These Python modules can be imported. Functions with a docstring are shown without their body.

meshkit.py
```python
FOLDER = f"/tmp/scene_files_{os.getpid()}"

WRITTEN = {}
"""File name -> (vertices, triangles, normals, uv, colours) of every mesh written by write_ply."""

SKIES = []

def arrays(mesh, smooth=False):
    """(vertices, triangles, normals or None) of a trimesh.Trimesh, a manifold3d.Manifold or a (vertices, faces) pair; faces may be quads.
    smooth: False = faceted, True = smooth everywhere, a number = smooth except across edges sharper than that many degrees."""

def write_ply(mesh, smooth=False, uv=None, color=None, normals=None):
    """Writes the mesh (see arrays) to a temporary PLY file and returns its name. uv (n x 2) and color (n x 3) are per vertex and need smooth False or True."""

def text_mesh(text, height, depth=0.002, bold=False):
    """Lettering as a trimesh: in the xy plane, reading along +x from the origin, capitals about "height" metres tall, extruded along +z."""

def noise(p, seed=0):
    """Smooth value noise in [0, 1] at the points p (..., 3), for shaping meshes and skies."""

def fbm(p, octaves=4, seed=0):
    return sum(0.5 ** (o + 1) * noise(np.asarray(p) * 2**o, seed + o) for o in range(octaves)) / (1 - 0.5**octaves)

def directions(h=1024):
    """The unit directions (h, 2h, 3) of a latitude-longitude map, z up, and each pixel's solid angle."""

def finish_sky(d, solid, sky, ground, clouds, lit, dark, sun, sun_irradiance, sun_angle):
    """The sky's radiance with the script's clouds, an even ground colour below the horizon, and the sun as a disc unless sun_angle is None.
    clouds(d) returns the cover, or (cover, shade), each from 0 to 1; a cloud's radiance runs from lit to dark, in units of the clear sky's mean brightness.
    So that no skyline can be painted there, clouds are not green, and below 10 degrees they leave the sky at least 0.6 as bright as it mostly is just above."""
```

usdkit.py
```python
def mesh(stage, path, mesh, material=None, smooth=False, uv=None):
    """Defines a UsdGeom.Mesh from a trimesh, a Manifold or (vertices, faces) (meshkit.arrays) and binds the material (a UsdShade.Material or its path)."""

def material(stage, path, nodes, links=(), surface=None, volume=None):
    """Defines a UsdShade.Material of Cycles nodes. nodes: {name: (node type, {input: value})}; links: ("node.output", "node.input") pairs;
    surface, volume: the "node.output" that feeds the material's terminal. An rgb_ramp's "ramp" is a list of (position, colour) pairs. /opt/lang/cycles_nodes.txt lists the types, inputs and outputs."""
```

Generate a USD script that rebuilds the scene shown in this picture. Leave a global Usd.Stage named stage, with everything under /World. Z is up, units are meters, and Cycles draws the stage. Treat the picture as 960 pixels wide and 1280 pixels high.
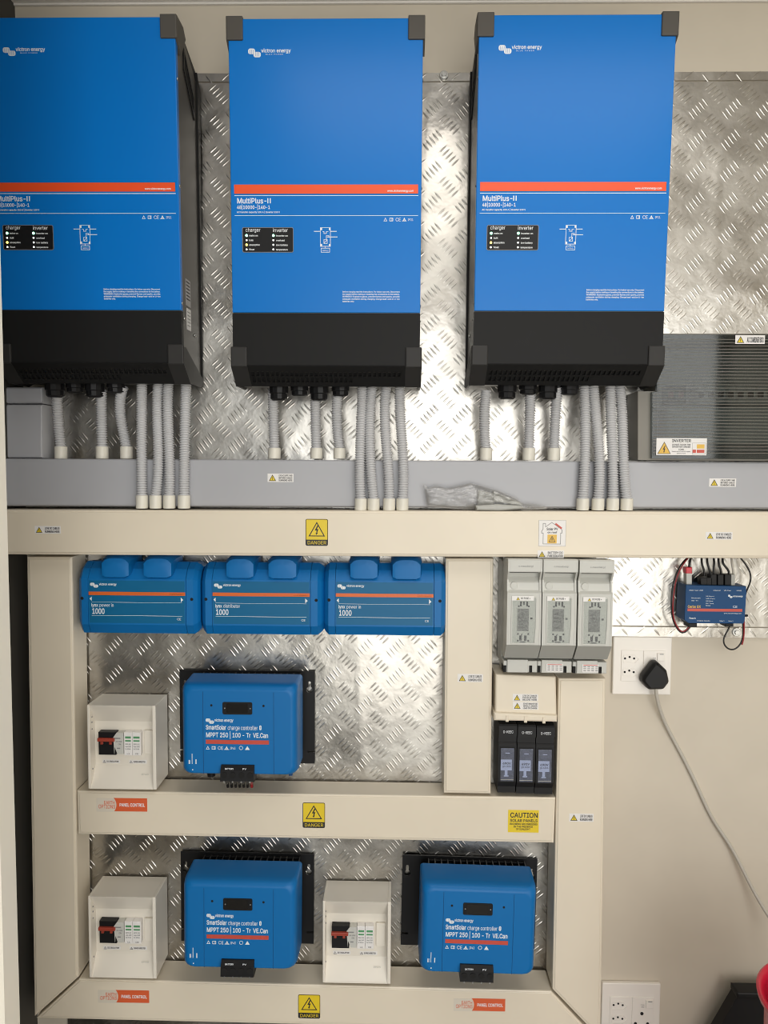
import math, sys
sys.path.insert(0, "/opt/lang")
import numpy as np, trimesh, usdkit, meshkit
from shapely.geometry import Polygon, LineString, Point, box as sbox
from shapely.ops import unary_union
from shapely import affinity
from pxr import Usd, UsdGeom, UsdLux, UsdShade, Gf, Sdf, Vt

stage = Usd.Stage.CreateInMemory()
UsdGeom.SetStageUpAxis(stage, UsdGeom.Tokens.z)
UsdGeom.SetStageMetersPerUnit(stage, 1.0)
UsdGeom.Xform.Define(stage, "/World")
UsdGeom.Scope.Define(stage, "/World/Looks")

# ------------------------------------------------------------------ camera
FPX, CD, CZ, PITCH, YAW, ROLL = 892.775, 1.40153, 1.5, 0.0570573, -0.0178358, -0.0063019
W_PX, H_PX = 960.0, 1280.0


def cam_to_world(u, v, w):
    """camera right, up, forward components to a world direction"""
    cr, sr = math.cos(ROLL), math.sin(ROLL)
    x, zz = u * cr + v * sr, -u * sr + v * cr
    cp, sp = math.cos(PITCH), math.sin(PITCH)
    y, z = w * cp + zz * sp, -w * sp + zz * cp
    cy, sy = math.cos(YAW), math.sin(YAW)
    return np.array([x * cy + y * sy, -x * sy + y * cy, z])


EYE = np.array([0.0, -CD, CZ])
cam = UsdGeom.Camera.Define(stage, "/World/camera")
R, U, B = cam_to_world(1, 0, 0), cam_to_world(0, 1, 0), -cam_to_world(0, 0, 1)
cam.AddTransformOp().Set(Gf.Matrix4d(*R, 0, *U, 0, *B, 0, *EYE, 1))
cam.CreateHorizontalApertureAttr(36.0)
cam.CreateVerticalApertureAttr(48.0)
cam.CreateFocalLengthAttr(36.0 * FPX / W_PX)
cam.CreateClippingRangeAttr(Gf.Vec2f(0.02, 100))
cam.CreateExposureAttr(0.39)

# ------------------------------------------------------------------ light
dome = UsdLux.DomeLight.Define(stage, "/World/sky")
dome.CreateColorAttr(Gf.Vec3f(0.85, 0.93, 1.0))
dome.CreateIntensityAttr(0.25)


def rect_light(name, eye, aim, w, h, color, power):
    l = UsdLux.RectLight.Define(stage, "/World/" + name)
    d = np.array(aim, float) - eye
    d /= np.linalg.norm(d)
    r = np.cross(d, [0, 0, 1.0]); r /= np.linalg.norm(r)
    u = np.cross(r, d)
    l.AddTransformOp().Set(Gf.Matrix4d(*r, 0, *u, 0, *(-d), 0, *eye, 1))
    l.CreateWidthAttr(w); l.CreateHeightAttr(h)
    l.CreateColorAttr(Gf.Vec3f(*color)); l.CreateIntensityAttr(power)


# daylight through the open doorway behind and to the right of the camera
rect_light("doorway_daylight", (0.70, -3.1, 1.18), (0.3, 0, 1.2), 2.3, 2.3, (1.0, 0.965, 0.91), 2.35)
# flat lamp on the ceiling between the camera and the wall: its sheen shows at the top of the inverters
rect_light("ceiling_lamp", (0.22, -0.80, 2.372), (0.22, -0.799, 0), 1.0, 0.50, (1.0, 0.96, 0.90), 2.6)


# ------------------------------------------------------------------ pixel helpers
def at(px, py, depth):
    """the point of the plane DEPTH metres in front of the wall that the photograph shows at (px, py)"""
    d = cam_to_world((px - W_PX / 2) / FPX, -(py - H_PX / 2) / FPX, 1.0)
    return EYE + d * ((CD - depth) / d[1])


# ------------------------------------------------------------------ materials
MATS = {}


def M(name, color, rough=0.5, metallic=0.0, bump=0.0, bscale=60, var=0.0, vscale=8, coat=0.0, emit=None, estr=0.0, spec=0.5):
    nodes = {"p": ("principled_bsdf", {"base_color": color, "roughness": rough, "metallic": metallic, "coat_weight": coat, "specular_ior_level": spec})}
    links = []
    if emit:
        nodes["p"][1]["emission_color"] = emit
        nodes["p"][1]["emission_strength"] = estr
    if bump or var:
        nodes["g"] = ("geometry", {})
    if bump:
        nodes["n"] = ("noise_texture", {"scale": bscale, "detail": 3.0})
        nodes["b"] = ("bump", {"strength": bump, "distance": 0.002})
        links += [("g.position", "n.vector"), ("n.fac", "b.height"), ("b.normal", "p.normal")]
    if var:
        nodes["n2"] = ("noise_texture", {"scale": vscale, "detail": 4.0})
        c = np.array(color)
        nodes["r"] = ("rgb_ramp", {"ramp": [(0.3, tuple(np.clip(c * (1 - var), 0, 1))), (0.7, tuple(np.clip(c * (1 + var), 0, 1)))]})
        links += [("g.position", "n2.vector"), ("n2.fac", "r.fac"), ("r.color", "p.base_color")]
    MATS[name] = usdkit.material(stage, "/World/Looks/" + name, nodes, links, surface="p.BSDF")


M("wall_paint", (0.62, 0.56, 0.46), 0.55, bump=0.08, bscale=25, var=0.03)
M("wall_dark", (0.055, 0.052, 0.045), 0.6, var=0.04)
M("ceiling_paint", (0.78, 0.75, 0.70), 0.5)
M("floor_vinyl", (0.25, 0.24, 0.22), 0.5, var=0.1)
M("ground_soil", (0.22, 0.22, 0.17), 0.9, var=0.2, vscale=2)
M("cream_trunking", (0.77, 0.69, 0.555), 0.32, var=0.02)
M("cream_jamb", (0.93, 0.89, 0.78), 0.4)
M("grey_trunking", (0.40, 0.405, 0.43), 0.38, var=0.02)
M("conduit_grey", (0.56, 0.56, 0.57), 0.4)
M("conduit_cuff", (0.76, 0.73, 0.64), 0.4)
M("blue_steel", (0.001, 0.172, 0.58), 0.30, bump=0.02, bscale=900, spec=0.28)
M("blue_plastic", (0.003, 0.150, 0.43), 0.42, spec=0.3)
M("blue_label", (0.002, 0.125, 0.28), 0.4, spec=0.3)
M("blue_dark", (0.008, 0.062, 0.18), 0.42, spec=0.25)
M("orange_print", (0.86, 0.085, 0.015), 0.4)
M("orange_dull", (0.70, 0.13, 0.02), 0.4)
M("red_print", (0.56, 0.075, 0.05), 0.4)
M("lever_red", (0.33, 0.045, 0.025), 0.4)
M("white_print", (0.82, 0.85, 0.88), 0.45)
M("black_print", (0.02, 0.02, 0.022), 0.5)
M("grey_print", (0.25, 0.25, 0.25), 0.5)
M("black_steel", (0.013, 0.013, 0.013), 0.45, bump=0.05, bscale=800, spec=0.14)
M("side_steel", (0.060, 0.055, 0.048), 0.38, bump=0.05, bscale=800)
M("bumper_rubber", (0.085, 0.078, 0.068), 0.5, spec=0.3)
M("bumper_black", (0.030, 0.029, 0.028), 0.5, spec=0.25)
M("black_plastic", (0.010, 0.010, 0.011), 0.42, spec=0.25)
M("black_void", (0.004, 0.004, 0.004), 0.8)
M("zinc", (0.62, 0.62, 0.60), 0.3, metallic=1.0)
M("white_plastic", (0.80, 0.75, 0.66), 0.3)
M("outlet_plastic", (0.84, 0.80, 0.74), 0.2)
M("pale_grey_plastic", (0.56, 0.56, 0.52), 0.38)
M("mid_grey_plastic", (0.40, 0.40, 0.37), 0.35)
M("fuse_label", (0.20, 0.20, 0.19), 0.5, var=0.5, vscale=300)
M("sticker_white", (0.80, 0.78, 0.76), 0.4)
M("sticker_clear", (0.70, 0.64, 0.54), 0.3)
M("sticker_yellow", (0.78, 0.58, 0.02), 0.4)
M("amber_print", (0.75, 0.46, 0.06), 0.4)
M("sticker_orange", (0.70, 0.12, 0.04), 0.4)
M("label_ceramic", (0.80, 0.80, 0.78), 0.4)
M("holder_inside", (0.06, 0.065, 0.085), 0.4, var=0.5, vscale=250)
M("enclosure_grey", (0.20, 0.185, 0.155), 0.4)
M("cord_grey", (0.52, 0.49, 0.43), 0.45)
M("cable_black", (0.012, 0.011, 0.011), 0.4)
M("cable_red", (0.30, 0.015, 0.02), 0.4)
M("fuse_glow_red", (0.65, 0.03, 0.05), 0.3)
M("bin_red", (0.62, 0.012, 0.045), 0.3)
M("green_print", (0.10, 0.30, 0.14), 0.4)
M("led_green", (0.1, 0.6, 0.3), 0.3, emit=(0.35, 1.0, 0.6), estr=3.0)
M("led_white", (0.8, 0.8, 0.8), 0.3, emit=(0.95, 1.0, 0.95), estr=1.0)
M("led_amber", (0.8, 0.6, 0.1), 0.3, emit=(1.0, 0.72, 0.12), estr=3.0)
M("display_dark", (0.010, 0.009, 0.008), 0.12)
M("silver_part", (0.40, 0.39, 0.40), 0.35, metallic=0.6)

# aluminium tread sheet: metal with a rolled, smudged surface
MATS["tread_metal"] = usdkit.material(stage, "/World/Looks/tread_metal", {
    "g": ("geometry", {}),
    "n": ("noise_texture", {"scale": 9.0, "detail": 4.0}),
    "rr": ("map_range", {"from_min": 0.3, "from_max": 0.7, "to_min": 0.20, "to_max": 0.36}),
    "n2": ("noise_texture", {"scale": 45.0, "detail": 3.0}),
    "b": ("bump", {"strength": 0.35, "distance": 0.002}),
    "cr": ("rgb_ramp", {"ramp": [(0.3, (0.44, 0.42, 0.385)), (0.7, (0.56, 0.54, 0.50))]}),
    "p": ("principled_bsdf", {"metallic": 1.0}),
}, [("g.position", "n.vector"), ("n.fac", "rr.value"), ("rr.result", "p.roughness"), ("g.position", "n2.vector"), ("n2.fac", "b.height"),
    ("b.normal", "p.normal"), ("n.fac", "cr.fac"), ("cr.color", "p.base_color")], surface="p.BSDF")


def pane(name, tint, rough=0.02, ior=1.5, bump=0.0, bscale=60):
    nodes = {"t": ("transparent_bsdf", {"color": tint}), "gl": ("glossy_bsdf", {"color": (1, 1, 1), "roughness": rough}),
             "f": ("fresnel", {"IOR": ior}), "m": ("mix_closure", {})}
    links = [("f.fac", "m.fac"), ("t.BSDF", "m.closure1"), ("gl.BSDF", "m.closure2")]
    if bump:
        nodes["g"] = ("geometry", {}); nodes["n"] = ("noise_texture", {"scale": bscale, "detail": 3.0})
        nodes["b"] = ("bump", {"strength": bump, "distance": 0.003})
        links += [("g.position", "n.vector"), ("n.fac", "b.height"), ("b.normal", "gl.normal"), ("b.normal", "f.normal")] [:3]
    MATS[name] = usdkit.material(stage, "/World/Looks/" + name, nodes, links, surface="m.closure")


pane("tinted_pane", (0.52, 0.55, 0.55), 0.05, 1.45)
pane("clear_pane", (0.88, 0.89, 0.88), 0.08, 1.35)
pane("blue_pane", (0.80, 0.83, 0.92), 0.12, 1.75)
MATS["plastic_film"] = usdkit.material(stage, "/World/Looks/plastic_film", {
    "t": ("transparent_bsdf", {"color": (0.95, 0.95, 0.95)}), "d": ("diffuse_bsdf", {"color": (0.75, 0.74, 0.73)}), "m1": ("mix_closure", {"fac": 0.13}),
    "gl": ("glossy_bsdf", {"color": (1, 1, 1), "roughness": 0.16}), "f": ("fresnel", {"IOR": 1.6}), "m": ("mix_closure", {})},
    [("t.BSDF", "m1.closure1"), ("d.BSDF", "m1.closure2"), ("f.fac", "m.fac"), ("m1.closure", "m.closure1"), ("gl.BSDF", "m.closure2")], surface="m.closure")


# ------------------------------------------------------------------ meshes
def cat(*ms):
    ms = [m for m in ms if m is not None]
    return trimesh.util.concatenate(ms) if len(ms) > 1 else ms[0]


def hull(pts):
    return trimesh.convex.convex_hull(np.asarray(pts, float))


def rbox(x0, x1, y0, y1, z0, z1, r=0.001):
    lo, hi = np.array([min(x0, x1), min(y0, y1), min(z0, z1)]), np.array([max(x0, x1), max(y0, y1), max(z0, z1)])
    r = min(r, 0.45 * float((hi - lo).min()))
    if r <= 0:
        return hull([[a, b, c] for a in (lo[0], hi[0]) for b in (lo[1], hi[1]) for c in (lo[2], hi[2])])
    pts = []
    for i in (0, 1):
        for j in (0, 1):
            for k in (0, 1):
                c = np.array([[lo, hi][i][0], [lo, hi][j][1], [lo, hi][k][2]])
                s = np.array([1 - 2 * i, 1 - 2 * j, 1 - 2 * k]) * r
                for ax in range(3):
                    o = s.copy(); o[ax] = 0
                    pts.append(c + o)
                pts.append(c + s * 0.3)
    return hull(pts)


def extr(poly, d0, d1):
    """a shapely polygon in (x, z), extruded from depth d0 to depth d1 in front of the wall (y = -depth)"""
    ms = []
    for g in getattr(poly, "geoms", [poly]):
        if g.is_empty or g.area < 1e-12:
            continue
        m = trimesh.creation.extrude_polygon(g, d1 - d0, engine="earcut")
        v = m.vertices
        ms.append(trimesh.Trimesh(np.c_[v[:, 0], -(v[:, 2] + d0), v[:, 1]], m.faces, process=False))
    return cat(*ms)


def rrect(x0, x1, z0, z1, r=0.002):
    r = min(r, 0.49 * min(abs(x1 - x0), abs(z1 - z0)))
    return sbox(min(x0, x1) + r, min(z0, z1) + r, max(x0, x1) - r, max(z0, z1) - r).buffer(r, quad_segs=4)


_TX = {}


def text(s, x0, z, h, d, x1=None, align="l", bold=False, thick=0.0003):
    """lettering standing in the plane at depth d; z is the baseline, h the capitals' height; squeezed to end at x1 when given"""
    key = (s, bold)
    if key not in _TX:
        _TX[key] = meshkit.text_mesh(s, 1.0, 1.0, bold)
    m = _TX[key]
    v = m.vertices.copy()
    w = v[:, 0].max()
    sx = (x1 - x0) / w if x1 is not None else h
    xo = x0 if align == "l" else x0 - w * sx / 2 if align == "c" else x0 - w * sx
    return trimesh.Trimesh(np.c_[v[:, 0] * sx + xo, -(v[:, 2] * thick + d), v[:, 1] * h + z], m.faces, process=False)


def tube(path, r, n=10, closed=True, up=(0, 1, 0)):
    """a swept tube through the points; r a number or a radius for each point"""
    p = np.asarray(path, float)
    r = np.broadcast_to(np.asarray(r, float), len(p))
    t = np.gradient(p, axis=0); t /= np.linalg.norm(t, axis=1, keepdims=True) + 1e-12
    rings = []
    a = np.asarray(up, float)
    for k in range(len(p)):
        a = a - t[k] * a.dot(t[k])
        if np.linalg.norm(a) < 1e-6:
            a = np.cross(t[k], [1, 0.3, 0.2])
        a /= np.linalg.norm(a)
        b = np.cross(t[k], a)
        th = np.linspace(0, 2 * np.pi, n, endpoint=False)
        rings.append(p[k] + r[k] * (np.cos(th)[:, None] * a + np.sin(th)[:, None] * b))
    v = np.vstack(rings)
    f = []
    for k in range(len(p) - 1):
        for i in range(n):
            j = (i + 1) % n
            f += [[k * n + i, k * n + j, (k + 1) * n + j], [k * n + i, (k + 1) * n + j, (k + 1) * n + i]]
    if closed:
        for end, flip in ((0, True), (len(p) - 1, False)):
            c = len(v); v = np.vstack([v, p[end]])
            for i in range(n):
                j = (i + 1) % n
                f.append([c, end * n + j, end * n + i] if flip else [c, end * n + i, end * n + j])
    m = trimesh.Trimesh(v, f, process=False)
    if m.volume < 0:
        m.invert()
    return m


def spline(pts, n=40):
    from scipy.interpolate import CubicSpline
    p = np.asarray(pts, float)
    s = np.r_[0, np.cumsum(np.linalg.norm(np.diff(p, axis=0), axis=1))]
    return CubicSpline(s, p)(np.linspace(0, s[-1], n))


def cyl_y(x, z, r, d0, d1, n=16, bev=0.0):
    th = np.linspace(0, 2 * np.pi, n, endpoint=False)
    pts = []
    for d, rr in ((d0, r), (d1 - bev, r), (d1, r - bev)):
        pts += [[x + rr * math.cos(t), -d, z + rr * math.sin(t)] for t in th]
    return hull(pts)


def pprism(px, d0, d1, r=0.002, back=None):
    """a solid whose front face at depth d1 is the convex outline given in picture pixels, reaching straight back to depth d0, front edge chamfered"""
    pts = np.array([at(x, y, d1) for x, y in px])
    poly = Polygon(pts[:, [0, 2]])
    inn = np.array(poly.buffer(-r, join_style=2).exterior.coords)
    mid = np.array(poly.buffer(-r * 0.3, join_style=2).exterior.coords)
    out = np.array(poly.exterior.coords)
    return hull([[x, -d1, z] for x, z in inn] + [[x, -(d1 - r * 0.3), z] for x, z in mid] + [[x, -(d1 - r), z] for x, z in out] + [[x, -d0, z] for x, z in out])


def pbox(x0, y0, x1, y1, d0, d1, r=0.001):
    return pprism([(x0, y0), (x1, y0), (x1, y1), (x0, y1)], d0, d1, r)


# ------------------------------------------------------------------ things and parts
_names = {}


def numbered(parent, name):
    k = (parent, name)
    n = _names.get(k, 0)
    _names[k] = n + 1
    return name if n == 0 else f"{name}_{n:03d}"


def keys(prim, label=None, category=None, group=None, kind=None):
    for k, v in (("label", label), ("category", category), ("group", group), ("kind", kind)):
        if v:
            prim.SetCustomDataByKey(k, v)


class Thing:
    def __init__(self, name, label, category, loc=(0, 0, 0), rx=0.0, ry=0.0, group=None, kind=None, world=True):
        self.path = "/World/" + numbered("/World", name)
        self.loc = np.array(loc, float)
        self.world = world
        x = UsdGeom.Xform.Define(stage, self.path)
        x.AddTranslateOp().Set(Gf.Vec3d(*map(float, loc)))
        if rx or ry:
            x.AddRotateXYZOp().Set(Gf.Vec3f(math.degrees(rx), math.degrees(ry), 0))
        self.prim = x.GetPrim()
        keys(self.prim, label, category, group, kind)

    def part(self, name, mesh, mat, under=None, label=None, kind=None, smooth=False):
        parent = under or self.path
        path = parent + "/" + numbered(parent, name)
        mesh = mesh.copy()
        if self.world:
            mesh.apply_translation(-self.loc)
        m = usdkit.mesh(stage, path, mesh, MATS[mat], smooth=smooth)
        keys(m.GetPrim(), label, None, None, kind)
        return path


def dup(src, label, loc, rx=0.0, ry=0.0, group=None, category=None):
    was = src.prim.GetCustomData()
    name = src.path.rsplit("/", 1)[1]
    t = Thing(name, label, category or was["category"], loc, rx, ry, group or was.get("group"))
    t.prim.GetReferences().AddInternalReference(src.path)
    t.prim.SetInstanceable(True)
    return t


def single(name, mesh, mat, label=None, category=None, group=None, kind=None, smooth=False):
    path = "/World/" + numbered("/World", name)
    m = usdkit.mesh(stage, path, mesh, MATS[mat], smooth=smooth)
    keys(m.GetPrim(), label, category, group, kind)
    return path


def base_of(mesh):
    lo, hi = mesh.bounds
    return ((lo[0] + hi[0]) / 2, hi[1], lo[2])


# ------------------------------------------------------------------ print helpers (x, z plane, at depth d)
def warn_triangle(x, z, h, d, yellow="sticker_yellow"):
    """(fill, black ring and mark) of a warning triangle with base centre (x, z)"""
    w = h * 1.12
    tri = Polygon([(x - w / 2, z), (x + w / 2, z), (x, z + h)])
    ring = tri.difference(tri.buffer(-h * 0.085, join_style=2))
    mark = unary_union([sbox(x - h * 0.04, z + h * 0.30, x + h * 0.04, z + h * 0.62), Point(x, z + h * 0.2).buffer(h * 0.05, quad_segs=2)])
    return extr(tri, d, d + 0.0002), extr(unary_union([ring, mark]), d + 0.0002, d + 0.0004)


def bolt_mark(x, z, h):
    return Polygon([(x + h * .06, z + h), (x - h * .20, z + h * .47), (x - h * .02, z + h * .47), (x - h * .06, z + h * .18), (x - h * .14, z + h * .2), (x - h * .02, z), (x + h * .12, z + h * .24),
                    (x + h * .04, z + h * .23), (x + h * .18, z + h * .62), (x + h * .0, z + h * .60), (x + h * .2, z + h)]).buffer(0)


def wave_logo(x0, z0, w, h, d):
    """parallel white wave bands"""
    t = np.linspace(0, 1, 24)
    out = []
    n = 4
    span = w * 0.60
    for k in range(n):
        xs = x0 + k * w * 0.4 / (n - 1) + t * span
        zs = z0 + h * 0.5 + h * 0.36 * np.sin((t * 1.0 + 0.0) * 2 * np.pi)
        out.append(LineString(np.c_[xs, zs]).buffer(h * 0.075, quad_segs=2))
    body = unary_union([rrect(x0, x0 + w * .55, z0 + h * .36, z0 + h * 1.0, h * .25), rrect(x0 + w * .42, x0 + w, z0, z0 + h * .62, h * .25)])
    slits = [LineString([(x0 + w * (.13 + .14 * k), z0 + h * .36), (x0 + w * (.15 + .14 * k), z0 + h * .86)]).buffer(h * .022) for k in range(3)]
    slits += [LineString([(x0 + w * (.56 + .13 * k), z0 + h * .14), (x0 + w * (.58 + .13 * k), z0 + h * .62)]).buffer(h * .022) for k in range(3)]
    return extr(body.difference(unary_union(slits)), d, d + 0.0003)


def icon_row(x0, x1, z0, h, d, ip):
    """warning triangle, booklet, CE, waste triangle, protection class"""
    w = x1 - x0
    tri = Polygon([(0, 0), (h, 0), (h / 2, h)])
    ring = tri.difference(tri.buffer(-h * .13))
    sq = sbox(0, 0, h, h * .9).difference(sbox(h * .14, h * .14, h * .62, h * .76)).difference(sbox(h * .72, h * .2, h * .86, h * .7))
    rec = unary_union([tri.difference(Point(h / 2, h * .3).buffer(h * .14)), sbox(-h * .15, 0, h * 1.15, h * .14)])
    ms = [extr(affinity.translate(ring, x0, z0), d, d + .0003), extr(affinity.translate(sq, x0 + w * .2, z0), d, d + .0003),
          text("CE", x0 + w * .40, z0, h * .9, d, x1=x0 + w * .58), extr(affinity.translate(rec, x0 + w * .64, z0), d, d + .0003),
          text(ip, x0 + w * .82, z0 + h * .1, h * .65, d, x1=x1)]
    return cat(*ms)


# ------------------------------------------------------------------ the setting
ceil_z = at(480, 3.5, 0)[2]
XL, XR, YB = -0.735, 1.9, -3.12
single("wall_back", rbox(XL, XR, 0, 0.06, 0, ceil_z, 0), "wall_paint", kind="structure")
single("floor", rbox(XL - .06, XR + .06, YB, 0.06, -0.05, 0, 0), "floor_vinyl", kind="structure")
single("ceiling", rbox(XL - .06, XR + .06, YB, 0.06, ceil_z, ceil_z + .05, 0), "ceiling_paint", kind="structure")
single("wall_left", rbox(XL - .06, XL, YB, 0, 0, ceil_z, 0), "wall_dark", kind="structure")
single("wall_right", rbox(XR, XR + .06, YB, 0, 0, ceil_z, 0), "wall_paint", kind="structure")
single("ground", rbox(-15, 15, -30, YB, -0.5, -0.3, 0), "ground_soil", kind="structure")
ck = rbox(XL, XR, -0.006, 0, ceil_z - 0.004, ceil_z, 0.001)
single("trim_1", ck, "ceiling_paint", kind="structure")
ja, jb = at(1, 330, 0.48), at(25, 1280, 0.48)
jm = (ja[0] - jb[0]) / (ja[2] - jb[2])
jx = lambda z: jb[0] + jm * (z - jb[2])
single("trim_2", hull([[jx(z) + dx, y, z] for z in (0.0, ceil_z - 0.001) for y, i_ in ((-0.52, 0.004), (-0.516, 0.0), (-0.48, 0.0)) for dx in (-0.16, -i_)]), "cream_jamb", kind="structure")

# ------------------------------------------------------------------ the tread plate: an L-shaped sheet with folded lips
def plate_pt(px, py):
    p = at(px, py, 0.010)
    return p[0], p[2]


x_l, z_top = plate_pt(60, 103)
z_lip = plate_pt(500, 89)[1]
x_r = plate_pt(1060, 500)[0]
z_mid = plate_pt(860, 783)[1]
z_midlip = plate_pt(860, 797)[1]
x_mid = plate_pt(722, 900)[0]
z_bot = plate_pt(400, 1310)[1]


def sheet_height(x, z):
    p = np.stack([x * 5.0, z * 5.0, np.zeros_like(x)], -1)
    q = np.stack([x * 14.0 + 3, z * 14.0, np.ones_like(x)], -1)
    u = np.stack([x * 24.0 + 7, z * 20.0, np.zeros_like(x)], -1)
    w = np.stack([x * 9.0 + 2, z * 3.0, np.zeros_like(x)], -1)
    crease = np.clip(1 - np.abs(meshkit.noise(w, 21) - 0.5) * 9, 0, 1) ** 2
    return 0.0018 * (meshkit.noise(p, 3) - 0.5) * 2 + 0.0007 * (meshkit.noise(q, 5) - 0.5) * 2 + 0.0005 * (meshkit.noise(u, 9) - 0.5) * 2 + 0.0006 * crease


def sheet(x0, x1, z0, z1, base, thick=0.004, step=0.006):
    nx, nz = max(2, int((x1 - x0) / step)), max(2, int((z1 - z0) / step))
    gx, gz = np.meshgrid(np.linspace(x0, x1, nx + 1), np.linspace(z0, z1, nz + 1))
    y = -(base + sheet_height(gx, gz))
    v = np.c_[gx.ravel(), y.ravel(), gz.ravel()]
    idx = np.arange((nx + 1) * (nz + 1)).reshape(nz + 1, nx + 1)
    a, b, c, d = idx[:-1, :-1].ravel(), idx[:-1, 1:].ravel(), idx[1:, 1:].ravel(), idx[1:, :-1].ravel()
    f = np.vstack([np.c_[a, b, c], np.c_[a, c, d]])
    # rim folded back to the wall side
    rim = np.r_[idx[0, :], idx[1:, -1], idx[-1, :-1][::-1], idx[1:-1, 0][::-1]]
    n0 = len(v)
    vb = v[rim].copy(); vb[:, 1] = -(base - thick)
    v = np.vstack([v, vb])
    k = len(rim)
    i = np.arange(k); j = (i + 1) % k
    f = np.vstack([f, np.c_[rim[i], n0 + i, n0 + j], np.c_[rim[i], n0 + j, rim[j]]])
    c = len(v); v = np.vstack([v, [[(x0 + x1) / 2, -(base - thick), (z0 + z1) / 2]]])
    f = np.vstack([f, np.c_[np.full(k, c), n0 + j, n0 + i]])
    return trimesh.Trimesh(v, f, process=False)


def tread_bars(regions, base, mz=.006, oz=0.0):
    """raised lozenges in groups of five, alternate groups turned; regions: (x0, x1, z0, z1)"""
    px, pz = 0.0625, 0.0575
    L, Wd, Hh = 0.0122, 0.0018, 0.0009
    cs, fs, n0 = [], [], 0
    f1 = np.array([[0, 1, 6], [1, 2, 6], [2, 7, 6], [2, 3, 7], [3, 4, 7], [4, 5, 7], [5, 6, 7], [5, 0, 6], [8, 10, 9], [8, 11, 10], [8, 13, 11], [11, 13, 12]])
    prof = np.array([[-L, 0], [-L * .45, -Wd], [L * .45, -Wd], [L, 0], [L * .45, Wd], [-L * .45, Wd], [-L * .45, 0], [L * .45, 0]])
    for (x0, x1, z0, z1) in regions:
        for i in range(int(np.floor(x0 / px)) - 1, int(np.ceil(x1 / px)) + 2):
            for j in range(int(np.floor(z0 / pz)) - 1, int(np.ceil(z1 / pz)) + 2):
                for kind in (0, 1):
                    gx, gz = (i + 0.5 * kind) * px, (j + 0.5 * kind) * pz + oz
                    ang = math.radians(-50 if kind == 0 else 43)
                    sd = math.radians(46 if kind == 0 else -46)
                    for k in range(-2, 3):
                        cx, cz = gx + k * 0.0086 * math.cos(sd), gz + k * 0.0086 * math.sin(sd)
                        if not (x0 + .008 < cx < x1 - .008 and z0 + mz < cz < z1 - mz):
                            continue
                        ca, sa = math.cos(ang), math.sin(ang)
                        X, Z = cx + prof[:, 0] * ca - prof[:, 1] * sa, cz + prof[:, 0] * sa + prof[:, 1] * ca
                        Y = np.r_[np.full(6, -0.0001), Hh, Hh]
                        X, Y, Z = np.r_[X, X[:6]], np.r_[Y, Y[:6]], np.r_[Z, Z[:6]]
                        cs.append(np.c_[X, Y, Z]); fs.append(f1 + n0); n0 += 14
    v = np.vstack(cs); f = np.vstack(fs)
    v[:, 1] = -(base + sheet_height(v[:, 0], v[:, 2]) + v[:, 1])
    m = trimesh.Trimesh(v, f, process=False)
    return m


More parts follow.
